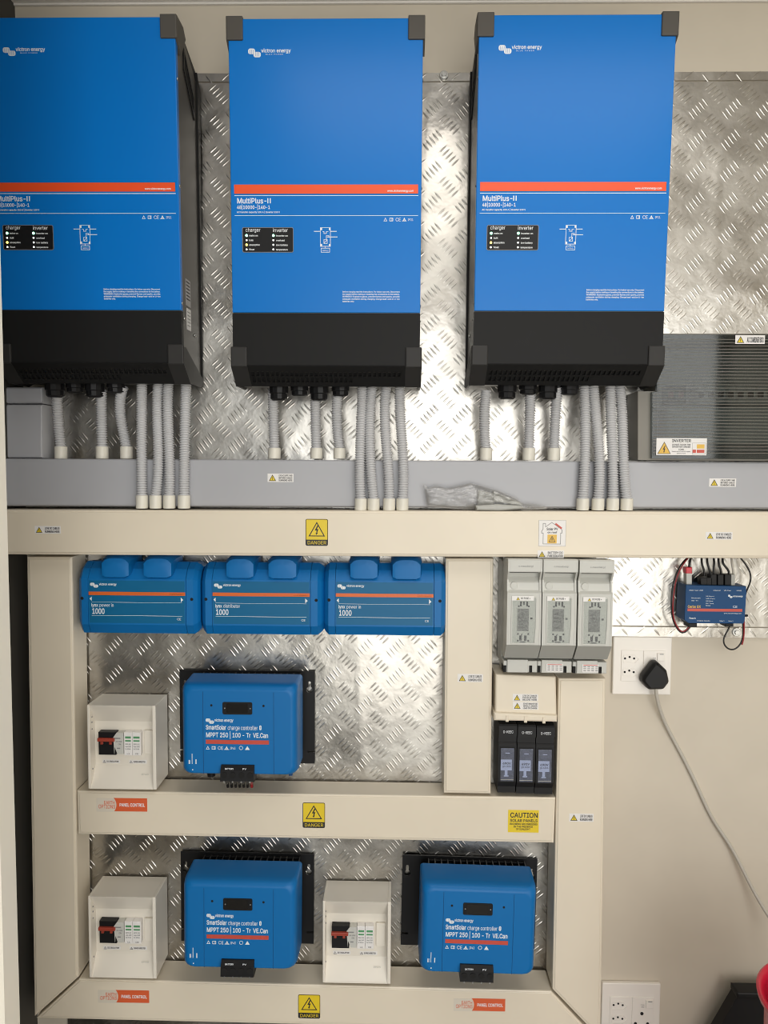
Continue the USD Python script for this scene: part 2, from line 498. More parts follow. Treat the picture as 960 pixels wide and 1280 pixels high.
pl = Thing("tread_plate", "large dented aluminium tread plate sheet covering the wall behind all the equipment", "metal sheet", (x_l, 0, z_bot))
pl.part("sheet", cat(sheet(x_l, x_r, z_mid, z_top, 0.0058, 0.0053), sheet(x_l, x_mid, z_bot, z_mid, 0.0058, 0.0053)), "tread_metal", smooth=40)
pl.part("tread_pattern", tread_bars([(x_l, x_r, z_mid, z_top), (x_l, x_mid, z_bot, z_mid)], 0.0058), "tread_metal", kind="stuff", smooth=True)
pl.part("folded_lip", sheet(x_l, x_r, z_top + 0.003, z_lip, 0.0045, 0.0043), "tread_metal", smooth=40)
pl.part("tread_pattern", tread_bars([(x_l, x_r, z_top + .003, z_lip)], 0.0045, .004, (z_top + z_lip) / 2 % .0575 - .014), "tread_metal", kind="stuff", smooth=True)
pl.part("folded_lip", sheet(x_mid, x_r, z_midlip, z_mid - 0.003, 0.0045, 0.0043), "tread_metal", smooth=40)
pl.part("tread_pattern", tread_bars([(x_mid, x_r, z_midlip, z_mid - .003)], 0.0045, .004, (z_mid + z_midlip) / 2 % .0575 - .014), "tread_metal", kind="stuff", smooth=True)
for (bx, by) in ((555, 94), (920.5, 790)):
    p = at(bx, by, 0.006)
    b = pl.part("bolt", cyl_y(p[0], p[2], 0.0085, 0.004, 0.0075, 20, .0008), "zinc", smooth=30)
    pl.part("bolt_head", cyl_y(p[0], p[2], 0.0052, 0.007, 0.011, 6, .0006), "zinc", under=b)

# ------------------------------------------------------------------ trunking
def trunk(name, label, px, depth, mat, lid_inset=0.004, d0=0.0125, category="cable trunking", lid=True):
    body = pprism(px, d0, depth - 0.0015, 0.0025)
    t = Thing(name, label, category, base_of(body), kind=None)
    t.part("base", body, mat)
    if lid:
        pts = np.array([at(x, y, depth) for x, y in px])
        pol = Polygon(pts[:, [0, 2]]).buffer(-lid_inset, join_style=2)
        o = np.array(pol.exterior.coords); i_ = np.array(pol.buffer(-.0012, join_style=2).exterior.coords)
        t.part("lid", hull([[x, -(depth - .004), z] for x, z in o] + [[x, -(depth - .0008), z] for x, z in o] + [[x, -depth, z] for x, z in i_]), mat)
    return t


TD = 0.072
GD = 0.070
MD = 0.100
CT = "cream_trunking"
trunk("cable_trunking", "wide cream plastic trunking running full width below the grey trunking", [(-25, 637), (1010, 640), (1010, 698.5), (-25, 693)], MD, CT)
trunk("grey_trunking", "grey plastic trunking running full width just above the wide cream trunking", [(-25, 573), (1010, 578), (1010, 636), (-25, 632.5)], GD, "grey_trunking", lid_inset=0.0015)
trunk("grey_trunking", "short grey trunking piece at the left edge, lower of two under the leftmost inverter", [(-25, 505.5), (53, 505.5), (53, 572.5), (-25, 572.5)], 0.062, "grey_trunking", lid_inset=0.0015)
trunk("grey_trunking", "short grey trunking piece at the left edge, upper of two, partly behind the leftmost inverter", [(-25, 484), (53, 484), (53, 504.2), (-25, 504.2)], 0.062, "grey_trunking", lid_inset=0.0015)
trunk("cable_trunking", "upright cream trunking at the left, forming the left side of the lower frame", [(33.4, 696), (90, 696), (92, 880), (98, 1221.5), (43, 1271)], TD, CT)
trunk("cable_trunking", "cream trunking along the bottom of the frame, mitred at both ends", [(99, 1223.5), (689, 1239), (736, 1289), (45, 1273)], TD, CT)
trunk("cable_trunking", "upright cream trunking at the right of the frame, beside the black fuse holders", [(698, 848), (757, 848), (752, 1230), (750.5, 1295), (741, 1289), (690.5, 1236.5)], TD, CT)
trunk("cable_trunking", "horizontal cream trunking across the middle of the frame with caution sticker", [(96, 988.5), (694.5, 997), (692.5, 1054), (97.5, 1043)], TD - 0.001, CT)
trunk("cable_trunking", "short upright cream trunking in the middle between blue modules and fuse switches", [(557, 698), (617, 698), (613.5, 992.5), (554.5, 991.5)], TD, CT)

# small cream cover over the black fuse holders
cv = Thing("fuse_cover", "small cream plastic cover with two tiny stickers above the black fuse holders", "cover", at(657, 902, 0.012))
cv.part("body", pprism([(619.5, 843), (695, 846), (696, 895), (619, 892)], 0.0125, 0.084, 0.003), CT)
cv.part("lip", pprism([(617.5, 891), (697, 894.5), (696.5, 903), (617.5, 901)], 0.0125, 0.091, 0.0035), CT)
for k in range(3):
    a = at(634 + 23 * k, 897 + k, 0.0912)
    cv.part("clip", rbox(a[0] - .003, a[0] + .003, a[1] - .001, a[1] + .003, a[2] - .008, a[2] + .004, .001), CT)

# ------------------------------------------------------------------ inverters
TILT = math.asin(0.0234 / 0.5776)
HI, WI, DI = 0.607, 0.335, 0.125
ZTOP = {0: 2.2595 + 0.0004, 1: 2.2596, 2: 2.2636}
XC = {0: -0.5437, 1: -0.1257, 2: 0.2960}
ZTOP = {0: CZ + 0.7634, 1: CZ + 0.7596, 2: CZ + 0.7636}
ct, st = math.cos(TILT), math.sin(TILT)


def inv_base(k):
    fb = np.array([XC[k], -0.16 + HI * st, ZTOP[k] - HI * ct])       # front bottom centre
    return fb - np.array([0, -DI * ct, -DI * st])


def iu(px, py, k=1):
    """local (x, z) on the inverter's front plane of the pixel"""
    d = cam_to_world((px - W_PX / 2) / FPX, -(py - H_PX / 2) / FPX, 1.0)
    n = np.array([0, -ct, -st])
    p0 = np.array([XC[k], -0.16, ZTOP[k]])
    t = (p0 - EYE).dot(n) / d.dot(n)
    q = EYE + d * t - p0
    return q[0], HI + q.dot(np.array([0, -st, ct]))


def ibox(x0, y0, x1, y1):
    a, b = iu(x0, y0), iu(x1, y1)
    return a[0], b[0], b[1], a[1]


inv_labels = ["tall blue and black wall inverter leftmost of three, cut off by the left picture edge",
              "tall blue and black wall inverter in the middle of the three",
              "tall blue and black wall inverter rightmost of three, beside the tinted combiner box"]
inv = Thing("inverter", inv_labels[1], "inverter", inv_base(1), rx=TILT, group="blue inverters in the top row", world=False)
zc0 = 0.0294                       # top of the vent chamfer
zs = iu(400, 391.8)[1]             # split of blue panel and black cover
wp = WI / 2 - 0.0035
# body: side profile in (y, z)
prof = [(-DI + .002, zc0), (-DI + .002, HI - .002), (-DI + .034, HI - .002), (-0.0, HI - .045), (0.0, 0.004), (-.03, 0.0), (-DI + .045, 0.0)]
body = hull([[s * (wp - .0012), y, z] for s in (-1, 1) for y, z in prof])
inv.part("body", body, "side_steel")
inv.part("front_panel", rbox(-wp, wp, -DI, -DI + .012, zs + .0012, HI - .0015, .0012), "blue_steel")
inv.part("lower_cover", hull([[s * wp, y, z] for s in (-1, 1) for y, z in ((-DI + .012, zs), (-DI + .0007, zs), (-DI, zs - .0007), (-DI, zc0), (-DI + .012, zc0 + .002))]), "black_steel")
# sloping vent grille with punched slots
cx0, cx1 = -wp + .026, wp - .030
slots = []
for r_ in range(2):
    for k in range(31):
        x = cx0 + .006 + k * (cx1 - cx0 - .012) / 30
        if r_ == 1 and k > 20:
            continue
        zz = .0235 - r_ * .0125
        slots.append(Polygon([(x - .0028, zz - .0045), (x + .0022, zz - .0045), (x + .0028, zz + .0045), (x - .0022, zz + .0045)]))
gr = extr(sbox(-wp, -.002, wp, .040).difference(unary_union(slots)), 0, .002)
ca, sa = math.cos(math.radians(37)), math.sin(math.radians(37))
# plane from (y=-DI+.037, z=0) up to (y=-DI, z=.0294)
sl = math.hypot(.037, zc0)


def chamfer(m):
    v = m.vertices
    t = v[:, 2] / .038 * sl
    ny, nz = -zc0 / sl, -.037 / sl
    y = -DI + .037 - t * .037 / sl + (-v[:, 1]) * ny
    z = t * zc0 / sl + (-v[:, 1]) * nz * 1.0
    return trimesh.Trimesh(np.c_[v[:, 0], y, z + .001], m.faces, process=False)


inv.part("vent_backing", chamfer(extr(sbox(-wp + .003, 0, wp - .003, .0375), -.003, -.0015)), "black_void")
inv.part("vent_grille", chamfer(gr), "black_steel")
for s in (-1, 1):                    # top corner bumpers
    x0, x1 = s * (WI / 2 - .0285), s * (WI / 2)
    bm = cat(rbox(x0, x1, -DI - .0035, -DI + .004, HI - .0365, HI + .002, .002),
             hull([[s * (WI / 2 - .005 + q), y, z] for q in (0, .005) for y, z in ((-DI, HI - .036), (-DI, HI + .001), (-DI + .036, HI + .001), (-DI + .050, HI - .012), (-DI + .030, HI - .020), (-DI + .022, HI - .052))]),
             rbox(x0, x1, -DI - .001, -DI + .036, HI - .004, HI + .002, .0015))
    inv.part("corner_bumper", bm, "bumper_rubber")
    bl = cat(rbox(x0, x1, -DI - .0035, -DI + .004, zc0 - .001, zc0 + .034, .002),
             hull([[x, y, z] for x in (x0, x1) for y, z in ((-DI - .0035, zc0 + .001), (-DI + .038, -.003), (-DI + .044, .002), (-DI + .006, zc0 + .004))]),
             hull([[s * (WI / 2 - .004 + q), y, z] for q in (0, .004) for y, z in ((-DI, zc0 + .03), (-DI, zc0), (-DI + .038, -.002), (-.02, -.004), (0, 0.004), (0, .012), (-.035, .018), (-DI + .035, .034), (-DI + .012, .06))]))
    inv.part("corner_bumper", bl, "bumper_black")
    # side face: slanted handle slot, screws
    xs_ = s * (wp - .001)
    slot = Polygon([(-DI + .050, .575), (-DI + .104, .520), (-DI + .104, .494), (-DI + .050, .545)])
    fr = slot.buffer(.004, join_style=2).difference(slot)

    def on_side(poly, t):
        ms = extr(poly, 0, t)
        v = ms.vertices
        return trimesh.Trimesh(np.c_[xs_ + s * (-v[:, 1]), v[:, 0], v[:, 2]], ms.faces if s < 0 else ms.faces[:, ::-1], process=False)
    inv.part("handle_slot", on_side(slot, .0006), "black_void", label="black slanted handle slot in the side")
    inv.part("handle_rim", on_side(fr, .0018), "black_plastic")
    for zz, yy in ((iu(0, 100)[1], -DI + .007), (iu(0, 234)[1], -DI + .007), (zs + .014, -DI + .007), (zs - .01, -DI + .022), (zs - .03, -DI + .085)):
        sc = trimesh.creation.icosphere(subdivisions=1, radius=.0032)
        sc.apply_scale([.7, 1, 1]); sc.apply_translation([xs_ + s * .0005, yy, zz])
        inv.part("screw", sc, "zinc", smooth=True)
    if s > 0:
        st1 = inv.part("rating_sticker", on_side(sbox(-DI + .032, .137, -DI + .062, .184), .0004), "silver_part", label="silver rating sticker on the side")
        inv.part("print", on_side(unary_union([sbox(-DI + .035, .178 - k * .006, -DI + .058, .1805 - k * .006) for k in range(6)]), .0006), "black_print", under=st1)
        st2 = inv.part("rating_sticker", on_side(sbox(-DI + .036, .095, -DI + .062, .133), .0004), "sticker_white")
        inv.part("print", on_side(unary_union([sbox(-DI + .039, .126 - k * .006, -DI + .058, .1275 - k * .006) for k in range(5)]), .0006), "grey_print", under=st2)
# mounting bracket filling the wedge behind, with an angled top flange
gap = 0.607 * st
inv.part("mounting_bracket", cat(hull([[s * (wp + .002), y, z] for s in (-1, 1) for y, z in ((0.0, .005), (.0015, .005), (gap * .80, HI - .055), (0.0, HI - .03))]),
                                 hull([[s * (wp - .002), y, z] for s in (-1, 1) for y, z in ((-DI + .046, HI - .010), (-DI + .050, HI - .006), (.012, HI - .030), (.012, HI - .060), (0, HI - .045))])), "black_steel")
# print
d0 = DI + .0001
a = ibox(292.7, 230.9, 522.6, 242.1)
inv.part("orange_stripe", extr(sbox(a[0], a[2], a[1], a[3]), d0, d0 + .0003), "orange_print")


def line(x0, y0, x1, w=.0011):
    p, q = iu(x0, y0), iu(x1, y0)
    return sbox(p[0], p[1] - w / 2, q[0], p[1] + w / 2)


def itext(s, x0, y, x1, hpx, bold=False, d=d0):
    p, q = iu(x0, y), iu(x1, y)
    return text(s, p[0], p[1], hpx * (iu(x0, y - 1)[1] - p[1]), d, x1=q[0], bold=bold)


MP = iu(400, 250)[1] - iu(400, 251)[1]
white = [extr(line(293, 244.7, 523, .0011), d0, d0 + .0003), extr(line(293.5, 269.6, 522.5, .0009), d0, d0 + .0003),
         itext("MultiPlus-", 296, 254.2, 333.2, 6.3, True), extr(unary_union([sbox(iu(x_, 254.2)[0], iu(x_, 254.2)[1], iu(x_ + 1.3, 254.2)[0], iu(x_, 247.9)[1]) for x_ in (334.2, 337.2)]), d0, d0 + .0003), itext("48|10000-|140-1", 296, 261.2, 337.5, 4.2, True),
         itext("AC transfer capacity 100 A | Inverter 230 V", 296, 266.2, 350, 2.0, True),
         itext("victron energy", 326.3, 65.6, 363.5, 4.6, True), itext("B L U E   P O W E R", 332, 68.6, 354, 1.3)]
p = iu(310.3, 71.8); q = iu(326, 60.8)
inv.part("logo", wave_logo(p[0], p[1], q[0] - p[0], q[1] - p[1], d0), "white_print")
p, q = iu(479.5, 276.6), iu(516.5, 276.6)
white.append(icon_row(p[0], q[0], p[1], 4.6 * MP, d0, "IP21"))
fine = ["Before charging read the instructions. For indoor use only. Disconnect", "the supply before making or breaking the connections to the battery.", "WARNING: Explosive gases, prevent flames and sparks, provide",
        "adequate ventilation during charging. Charge lead-acid or Li-ion", "batteries only."]
for k, s_ in enumerate(fine):
    white.append(itext(s_, 428, 365.6 + 3.0 * k, 499.5 if k < 4 else 443, 1.75, True))
inv.part("printed_text", cat(*white), "white_print", label="white printed lettering and rating marks")
inv.part("stripe_text", itext("www.victronenergy.com", 484, 239.8, 517, 2.4, True, d0 + .0003), "white_print")
# wiring diagram
g = []
o = lambda x, y: iu(x, y)
def ln(pts, w=.0008): return LineString([iu(*p_) for p_ in pts]).buffer(w / 2, cap_style=2, join_style=2)
g += [ln([(400.5, 284.5), (413, 284.5), (413, 308), (400.5, 308), (400.5, 284.5)]), ln([(401.5, 310.3), (412, 310.3), (412, 315.3), (401.5, 315.3), (401.5, 310.3)]),
      ln([(392.5, 289.3), (400, 289.3)], .0011), ln([(413, 289.3), (421, 289.3)], .0011), ln([(409, 296.3), (422, 296.3)], .0011), ln([(403, 289.5), (405, 289.5), (405, 292), (408, 292), (408, 289.5), (410.5, 289.5)]),
      ln([(405, 299.5), (409, 299.5), (409, 304.5), (405, 304.5), (405, 299.5)]), ln([(405, 304.5), (409, 299.5)]), ln([(408, 299), (408, 294.5), (411, 294.5), (411, 297)]), ln([(406.5, 308), (406.5, 310.3)])]
for (x, y) in ((400.8, 285), (411.2, 285), (400.8, 305), (411.2, 305)):
    p, q = iu(x, y + 2.8), iu(x + 1.8, y)
    g.append(sbox(p[0], p[1], q[0], q[1]))
inv.part("wiring_diagram", cat(extr(unary_union(g), d0, d0 + .0003), itext("battery", 403, 313.8, 410.5, 1.6)), "white_print", label="small white wiring diagram")
# status panel with eight lamps
a = ibox(302.8, 284.3, 367, 315.7)
outer = rrect(a[0], a[1], a[2], a[3], .003)
sp = inv.part("status_panel", extr(outer, d0, d0 + .0006), "black_plastic", label="black status panel with lamps")
inv.part("panel_border", extr(outer.difference(outer.buffer(-.0008)), d0 + .0006, d0 + .0009), "grey_print", under=sp)
wt = [itext("charger", 307, 289.8, 325.5, 4.6, False, d0 + .0006), itext("inverter", 341, 290.2, 360, 4.6, False, d0 + .0006)]
for k, (l_, r_) in enumerate(zip(("mains on", "bulk", "absorption", "float"), ("inverter on", "overload", "low battery", "temperature"))):
    y = 294.6 + 5.8 * k
    wt.append(itext(l_, 311.5, y + 1, 311.5 + 1.35 * len(l_), 2.0, True, d0 + .0006)); wt.append(itext(r_, 345, y + 1.2, 345 + 1.35 * len(r_), 2.0, True, d0 + .0006))
    for x, mt, rr in ((308.4, ("led_green", "led_white", "led_amber", "led_white")[k], (1.7, 1.2, 1.5, 1.2)[k]), (341.8, ("led_green", "led_white", "led_white", "led_white")[k], (1.7, 1.2, 1.2, 1.2)[k])):
        c_ = iu(x, y)
        inv.part("led", cyl_y(c_[0], c_[1], rr * MP, d0 + .0005, d0 + .0014, 10, .0003), mt, under=sp)
inv.part("panel_text", cat(*wt), "white_print", under=sp)
# cable glands under the body
GX = [iu(341, 478)[0], iu(368, 478)[0], iu(394, 478)[0], iu(422, 478)[0]]
for k, x in enumerate(GX):
    r0 = .0155 if k in (0, 2) else .0145
    y0 = -.062
    zt = .004
    hh = (.030, .022, .030, .022)[k]
    nut = tube([[x, y0, zt], [x, y0, zt - hh * .55], [x, y0, zt - hh * .6], [x, y0, zt - hh * .9], [x, y0, zt - hh]], [r0 * 1.12, r0 * 1.12, r0, r0, r0 * .75], 12)
    inv.part("cable_gland", nut, "black_plastic", label="black cable gland under the case")
inv_things = {1: inv}
for k in (0, 2):
    inv_things[k] = dup(inv, inv_labels[k], inv_base(k), rx=TILT)

# ------------------------------------------------------------------ corrugated conduits
def conduit(px_path, depth_top, depth_end, end_y, label, group, rpx=6.9, cuff=15.0):
    """px_path: centre line from top to the cuff's top, in pixels; end_y: the cuff's lower end"""
    n = len(px_path)
    dep = np.linspace(0, 1, n)
    dep = depth_top + (depth_end - depth_top) * np.clip(dep * 1.6, 0, 1)
    pts = np.array([at(x, y, d) for (x, y), d in zip(px_path, dep)])
    r = rpx * (CD - depth_end) / FPX
    L = np.linalg.norm(np.diff(pts, axis=0), axis=1).sum()
    nr = int(L / 0.0044)
    c = spline(pts, nr * 4 + 1)
    rad = np.tile([1.0, 1.0, 0.80, 0.80], nr + 1)[: len(c)] * r
    hose = tube(c, rad, 14, closed=False, up=(0, -1, 0))
    e0, e1 = pts[-1], at(px_path[-1][0], end_y, depth_end)
    e1 = np.array([e0[0], e0[1], e1[2]])
    cf = tube([e0 + [0, 0, .003], e0 + [0, 0, .0025], e1 + [0, 0, .001], e1], np.array([.95, 1.16, 1.16, 1.10]) * r, 18, up=(0, -1, 0))
    t = Thing("corrugated_conduit", label, "conduit", tuple(e1), group=group)
    t.part("hose", hose, "conduit_grey", smooth=35)
    t.part("cuff", cf, "conduit_cuff", smooth=35)


order = ("first", "second", "third", "fourth")
side = ("leftmost", "middle", "rightmost")
short = {0: [[(71, 487), (73, 530), (76, 560)], [(126.5, 488), (127, 530), (127.5, 560)], [(154, 483), (150, 510), (153, 535), (158, 560)]],
         1: [[(341.5, 488), (342, 530), (343, 562)], [(394.5, 489), (394.5, 530), (395.5, 562)], [(423, 487), (421, 515), (422, 540), (424.5, 562)]],
         2: [[(607.5, 488), (605.5, 520), (606, 545), (607.5, 562)], [(663, 489), (662, 530), (661, 562)], [(696.5, 483), (694, 525), (692.5, 562)]]}
longc = {0: [[(177.5, 468), (177, 540), (177.5, 621)], [(199, 468), (197, 530), (198, 575), (194.5, 621)], [(211.5, 468), (210, 530), (212, 580), (211.5, 621)], [(233, 470), (231, 540), (230, 621)]],
         1: [[(453, 474), (451.5, 530), (450, 580), (451, 625)], [(466.5, 474), (462, 530), (463, 575), (467, 625)], [(484.5, 474), (481, 520), (484, 570), (486.5, 625)], [(500, 474), (501, 530), (504, 580), (503, 625)]],
         2: [[(730, 472), (731.5, 530), (731, 580), (728.5, 625)], [(741, 472), (745, 520), (749, 570), (747.5, 625)], [(763.5, 472), (764, 530), (766, 580), (766, 625)], [(773, 472), (778, 530), (779.5, 580), (783.5, 625)]]}
for k in (0, 1, 2):
    for i, path in enumerate(short[k]):
        conduit(path, 0.068, 0.045, 573.5 if k < 2 else 575.5, f"short corrugated grey conduit ending on the grey trunking, {order[i]} from left under the {side[k]} inverter", "short conduits between inverters and grey trunking", 6.6)
    for i, path in enumerate(longc[k]):
        conduit(path, 0.060, 0.0825, 635.5 if k == 0 else 637.8, f"long corrugated grey conduit passing before the grey trunking, {order[i]} from left under the {side[k]} inverter", "long conduits ending on the wide cream trunking", 6.6)

# ------------------------------------------------------------------ tinted combiner box at right
XC_R = 0.2960
ac = Thing("combiner_box", "grey combiner box with dark tinted ribbed window behind the rightmost inverter", "electrical box", at(900, 577, 0.012))
d1 = 0.072
xn = at(0, 450, d1)[0], at(1000, 450, d1)[0]
nx_px = (XC_R + 0.172 - xn[0]) / (xn[1] - xn[0]) * 1000     # the case is notched where the inverter hangs in front
ny_px = 489
pf = [(797.5, ny_px), (nx_px, ny_px), (nx_px, 417), (1005, 417), (1005, 576.5), (797.5, 575)]
P = np.array([at(x, y, d1) for x, y in pf])[:, [0, 2]]
op = np.array([at(x, y, d1) for x, y in ((821, ny_px + 3), (nx_px + 4, ny_px + 3), (nx_px + 4, 428), (995, 428), (995, 566), (821, 566))])[:, [0, 2]]
bodyp = Polygon(P)
ac.part("body", cat(extr(bodyp.difference(Polygon(op)), 0.0145, d1), extr(bodyp, 0.0105, 0.0145)), "enclosure_grey")
ac.part("mounting_panel", extr(Polygon(op).buffer(-.004), 0.0147, 0.017), "mid_grey_plastic")
ac.part("window", extr(Polygon([tuple(at(x, y, .08)[[0, 2]]) for x, y in ((815, ny_px + 1), (nx_px + 1, ny_px + 1), (nx_px + 1, 418.5), (1004, 418.5), (1004, 574.5), (814.5, 573))]), d1 + .0005, .082), "tinted_pane", label="dark tinted transparent door")
ribs = []
for k in range(36):
    y = 424 + k * 4.05
    a0, a1 = at(816 if y > ny_px + 2 else nx_px + 2, y, 0.0818), at(1003, y + .3, 0.0818)
    ribs.append(rbox(a0[0], a1[0], -.0826, -.0815, a0[2] - .0005, a0[2] + .0005, .0003))
ac.part("rib", cat(*ribs), "enclosure_grey", kind="stuff", label="fine horizontal ribs across the tinted door")
cov = at(832, 470, .045), at(990, 515, .045)
ac.part("device_cover", cat(pbox(832, 508, 990, 556, .017, .050, .003)), "pale_grey_plastic")
for k in range(12):
    x = 834 + k * 12.5
    if k == 2:
        continue
    cb = ac.part("circuit_breaker", pbox(x, 482, x + 11.6, 505, .017, .045, .002), "black_plastic" if k < 2 else "pale_grey_plastic")
    ac.part("lever", pbox(x + 3, 490, x + 8.5, 496, .045, .052, .001), "cable_red" if k < 2 else "black_plastic", under=cb)


# ------------------------------------------------------------------ stickers
class Pix:
    """local print plane round a pixel: metres per pixel and origin"""
    def __init__(self, px, py, depth):
        self.o = at(px, py, depth); self.px, self.py, self.d = px, py, depth
        self.k = (at(px + 1, py, depth) - at(px - 1, py, depth))[0] / 2
        self.kz = (at(px, py - 1, depth) - at(px, py + 1, depth))[2] / 2

    def x(self, v): return self.o[0] + (v - self.px) * self.k
    def z(self, v): return self.o[2] - (v - self.py) * self.kz

    def box(self, x0, y0, x1, y1): return sbox(self.x(x0), self.z(y1), self.x(x1), self.z(y0))

    def text(self, s, x0, y, hpx, x1=None, d=0.0, bold=False, align="l"):
        return text(s, self.x(x0), self.z(y), hpx * self.kz, self.d + d, None if x1 is None else self.x(x1), align, bold)


def cable_sticker(x0, y0, x1, y1, depth, lines, label, group=None, sheet_mat="sticker_white"):
    f = Pix((x0 + x1) / 2, (y0 + y1) / 2, depth)
    t = Thing("warning_sticker", label, "sticker", (f.x((x0 + x1) / 2), -depth, f.z(y1)), group=group)
    t.part("sheet", extr(f.box(x0, y0, x1, y1), depth, depth + .0003), sheet_mat)
    h = (y1 - y0) * f.kz
    tw = (y1 - y0) * .95
    fill, ring = warn_triangle(f.x(x0 + tw * .62), f.z(y1 - (y1 - y0) * .12), h * .76, depth + .0003)
    w = t.part("warning_triangle", fill, "sticker_yellow")
    t.part("mark", ring, "black_print", under=w)
    n = len(lines)
    lh = (y1 - y0) * .86 / n
    tx = [f.text(s_, x0 + tw * 1.3 + 1, y0 + (y1 - y0) * .07 + lh * (k + .86), lh * .66, x1=x1 - 1.5, d=.0003, bold=True) for k, s_ in enumerate(lines)]
    t.part("text", cat(*tx), "black_print")
    return t


DC2 = ["LIVE DC CABLES", "RUNNING HERE"]
AC3 = ["LIVE AC SUPPLY AND", "METERED CABLES", "RUNNING HERE"]
cable_sticker(334.5, 592, 367, 602.5, GD, AC3, "small white cable warning sticker on the grey trunking below the middle inverter")
cable_sticker(886.5, 598, 920, 608.5, GD, AC3, "small white cable warning sticker on the grey trunking at the right end")
cable_sticker(43.5, 657.5, 76, 667, MD, DC2, "small cable warning sticker at the left end of the wide cream trunking")
cable_sticker(882, 665, 915.5, 674.5, MD, DC2, "small cable warning sticker at the right end of the wide cream trunking")
cable_sticker(672, 688, 705, 697.3, MD, ["BATTERY DC", "FUSE ISOLATOR"], "small battery isolator sticker above the grey fuse switches, under the house sticker")
cable_sticker(572, 842.5, 603.5, 852.5, TD, DC2, "small cable warning sticker on the short upright trunking in the middle")
cable_sticker(711.5, 1017, 742, 1027, TD, DC2, "small cable warning sticker on the upright trunking at the right of the frame")
cable_sticker(641, 867.5, 672.5, 876.5, .084, ["LIVE DC CABLES", "FOR SOLAR PANEL", "BELOW HERE"], "upper of two tiny stickers on the small cream fuse cover")
cable_sticker(641, 877.5, 673, 887, .084, ["DO NOT REMOVE FUSE", "WHILE UNDER", "LOAD OR CHARGE"], "lower of two tiny stickers on the small cream fuse cover")
cable_sticker(919, 419, 956, 430, .0831, ["AC COMBINER BOX"], "white combiner sticker at the top of the tinted box window")


def danger(cx, cy, w, h, depth, label):
    f = Pix(cx, cy, depth)
    x0, x1, y0, y1 = cx - w / 2, cx + w / 2, cy - h / 2, cy + h / 2
    t = Thing("danger_sticker", label, "sticker", (f.x(cx), -depth, f.z(y1)), group="danger stickers")
    full = rrect(f.x(x0), f.x(x1), f.z(y1), f.z(y0), .003)
    t.part("sheet", extr(full, depth, depth + .0003), "sticker_yellow")
    yb = y0 + h * .77
    tri = Polygon([(f.x(cx - w * .37), f.z(y0 + h * .65)), (f.x(cx + w * .37), f.z(y0 + h * .65)), (f.x(cx), f.z(y0 + h * .10))])
    blk = unary_union([full.difference(full.buffer(-.0011)), tri.difference(tri.buffer(-.0017, join_style=2)), full.intersection(f.box(x0, yb, x1, y1)),
                       bolt_mark(f.x(cx), f.z(y0 + h * .595), h * .36 * f.kz)])
    t.part("print", extr(blk, depth + .0003, depth + .0005), "black_print")
    t.part("text", f.text("DANGER", cx - w * .42, y1 - h * .055, h * .125, x1=cx + w * .42, d=.0005), "sticker_yellow")


danger(396, 665.5, 28, 33.5, MD, "yellow danger sticker with lightning triangle, on the wide cream trunking")
danger(392.3, 1019, 28, 31.5, TD - .001, "yellow danger sticker with lightning triangle, on the middle cream trunking")
danger(386.5, 1258, 27.5, 29.5, TD, "yellow danger sticker with lightning triangle, on the bottom cream trunking")

# caution sticker
f = Pix(654.3, 1026.3, TD - .001)
t = Thing("caution_sticker", "yellow caution solar panels sticker at the right end of the middle trunking", "sticker", (f.o[0], -TD, f.z(1040)))
t.part("sheet", extr(f.box(635, 1012.5, 673.5, 1040.5), TD - .001, TD - .0007), "sticker_yellow")
t.part("text", cat(f.text("CAUTION", 637.3, 1021.8, 5.8, 672, .0003, True), f.text("SOLAR PANELS", 637.3, 1027.3, 3.4, 671.8, .0003, True),
                   f.text("INCOMING ARE ENERGISED", 637, 1031, 2.1, 671.8, .0003, True), f.text("IN THE PRESENCE", 642, 1034.3, 2.1, 666, .0003, True), f.text("OF SUNLIGHT", 645, 1037.4, 2.1, 663, .0003, True)), "black_print")

# house sticker
f = Pix(690, 666.5, MD)
t = Thing("house_sticker", "square white sticker with a house outline saying solar on roof", "sticker", (f.o[0], -MD, f.z(683)))
fr = f.box(673.3, 650.2, 707.3, 682.8)
t.part("sheet", extr(fr, MD, MD + .0003), "sticker_white")
hp = [(679, 680), (679, 666.5), (677, 666.5), (677, 664), (678.7, 661.5), (678.7, 654.3), (681.7, 654.3), (681.7, 658.8), (689.5, 653), (702.3, 662), (702.3, 666.3), (700.8, 666.3), (700.8, 680), (679, 680)]
hl = LineString([(f.x(a_), f.z(b_)) for a_, b_ in hp]).buffer(.0005)
t.part("outline", extr(unary_union([hl, fr.difference(fr.buffer(-.0004))]), MD + .0003, MD + .0005), "grey_print")
t.part("solar_panel_print", extr(LineString([(f.x(694), f.z(654.5)), (f.x(702), f.z(660.5))]).buffer(.0016, cap_style=2), MD + .0003, MD + .0006), "red_print")
am = rrect(f.x(684.3), f.x(696), f.z(679.2), f.z(668.2), .0008)
amp = t.part("amber_square", extr(am, MD + .0003, MD + .0005), "amber_print")
tri = Polygon([(f.x(686), f.z(677.5)), (f.x(694.3), f.z(677.5)), (f.x(690.1), f.z(669.5))])
t.part("mark", extr(unary_union([tri.difference(tri.buffer(-.0009, join_style=2)), f.box(689.6, 672.5, 690.6, 675.8)]), MD + .0005, MD + .0007), "black_print", under=amp)
t.part("text", cat(f.text("Solar PV", 683, 662.7, 3.0, 697.3, .0003, True), f.text("on roof", 684.2, 666.6, 2.4, 696.3, .0003, True)), "black_print")


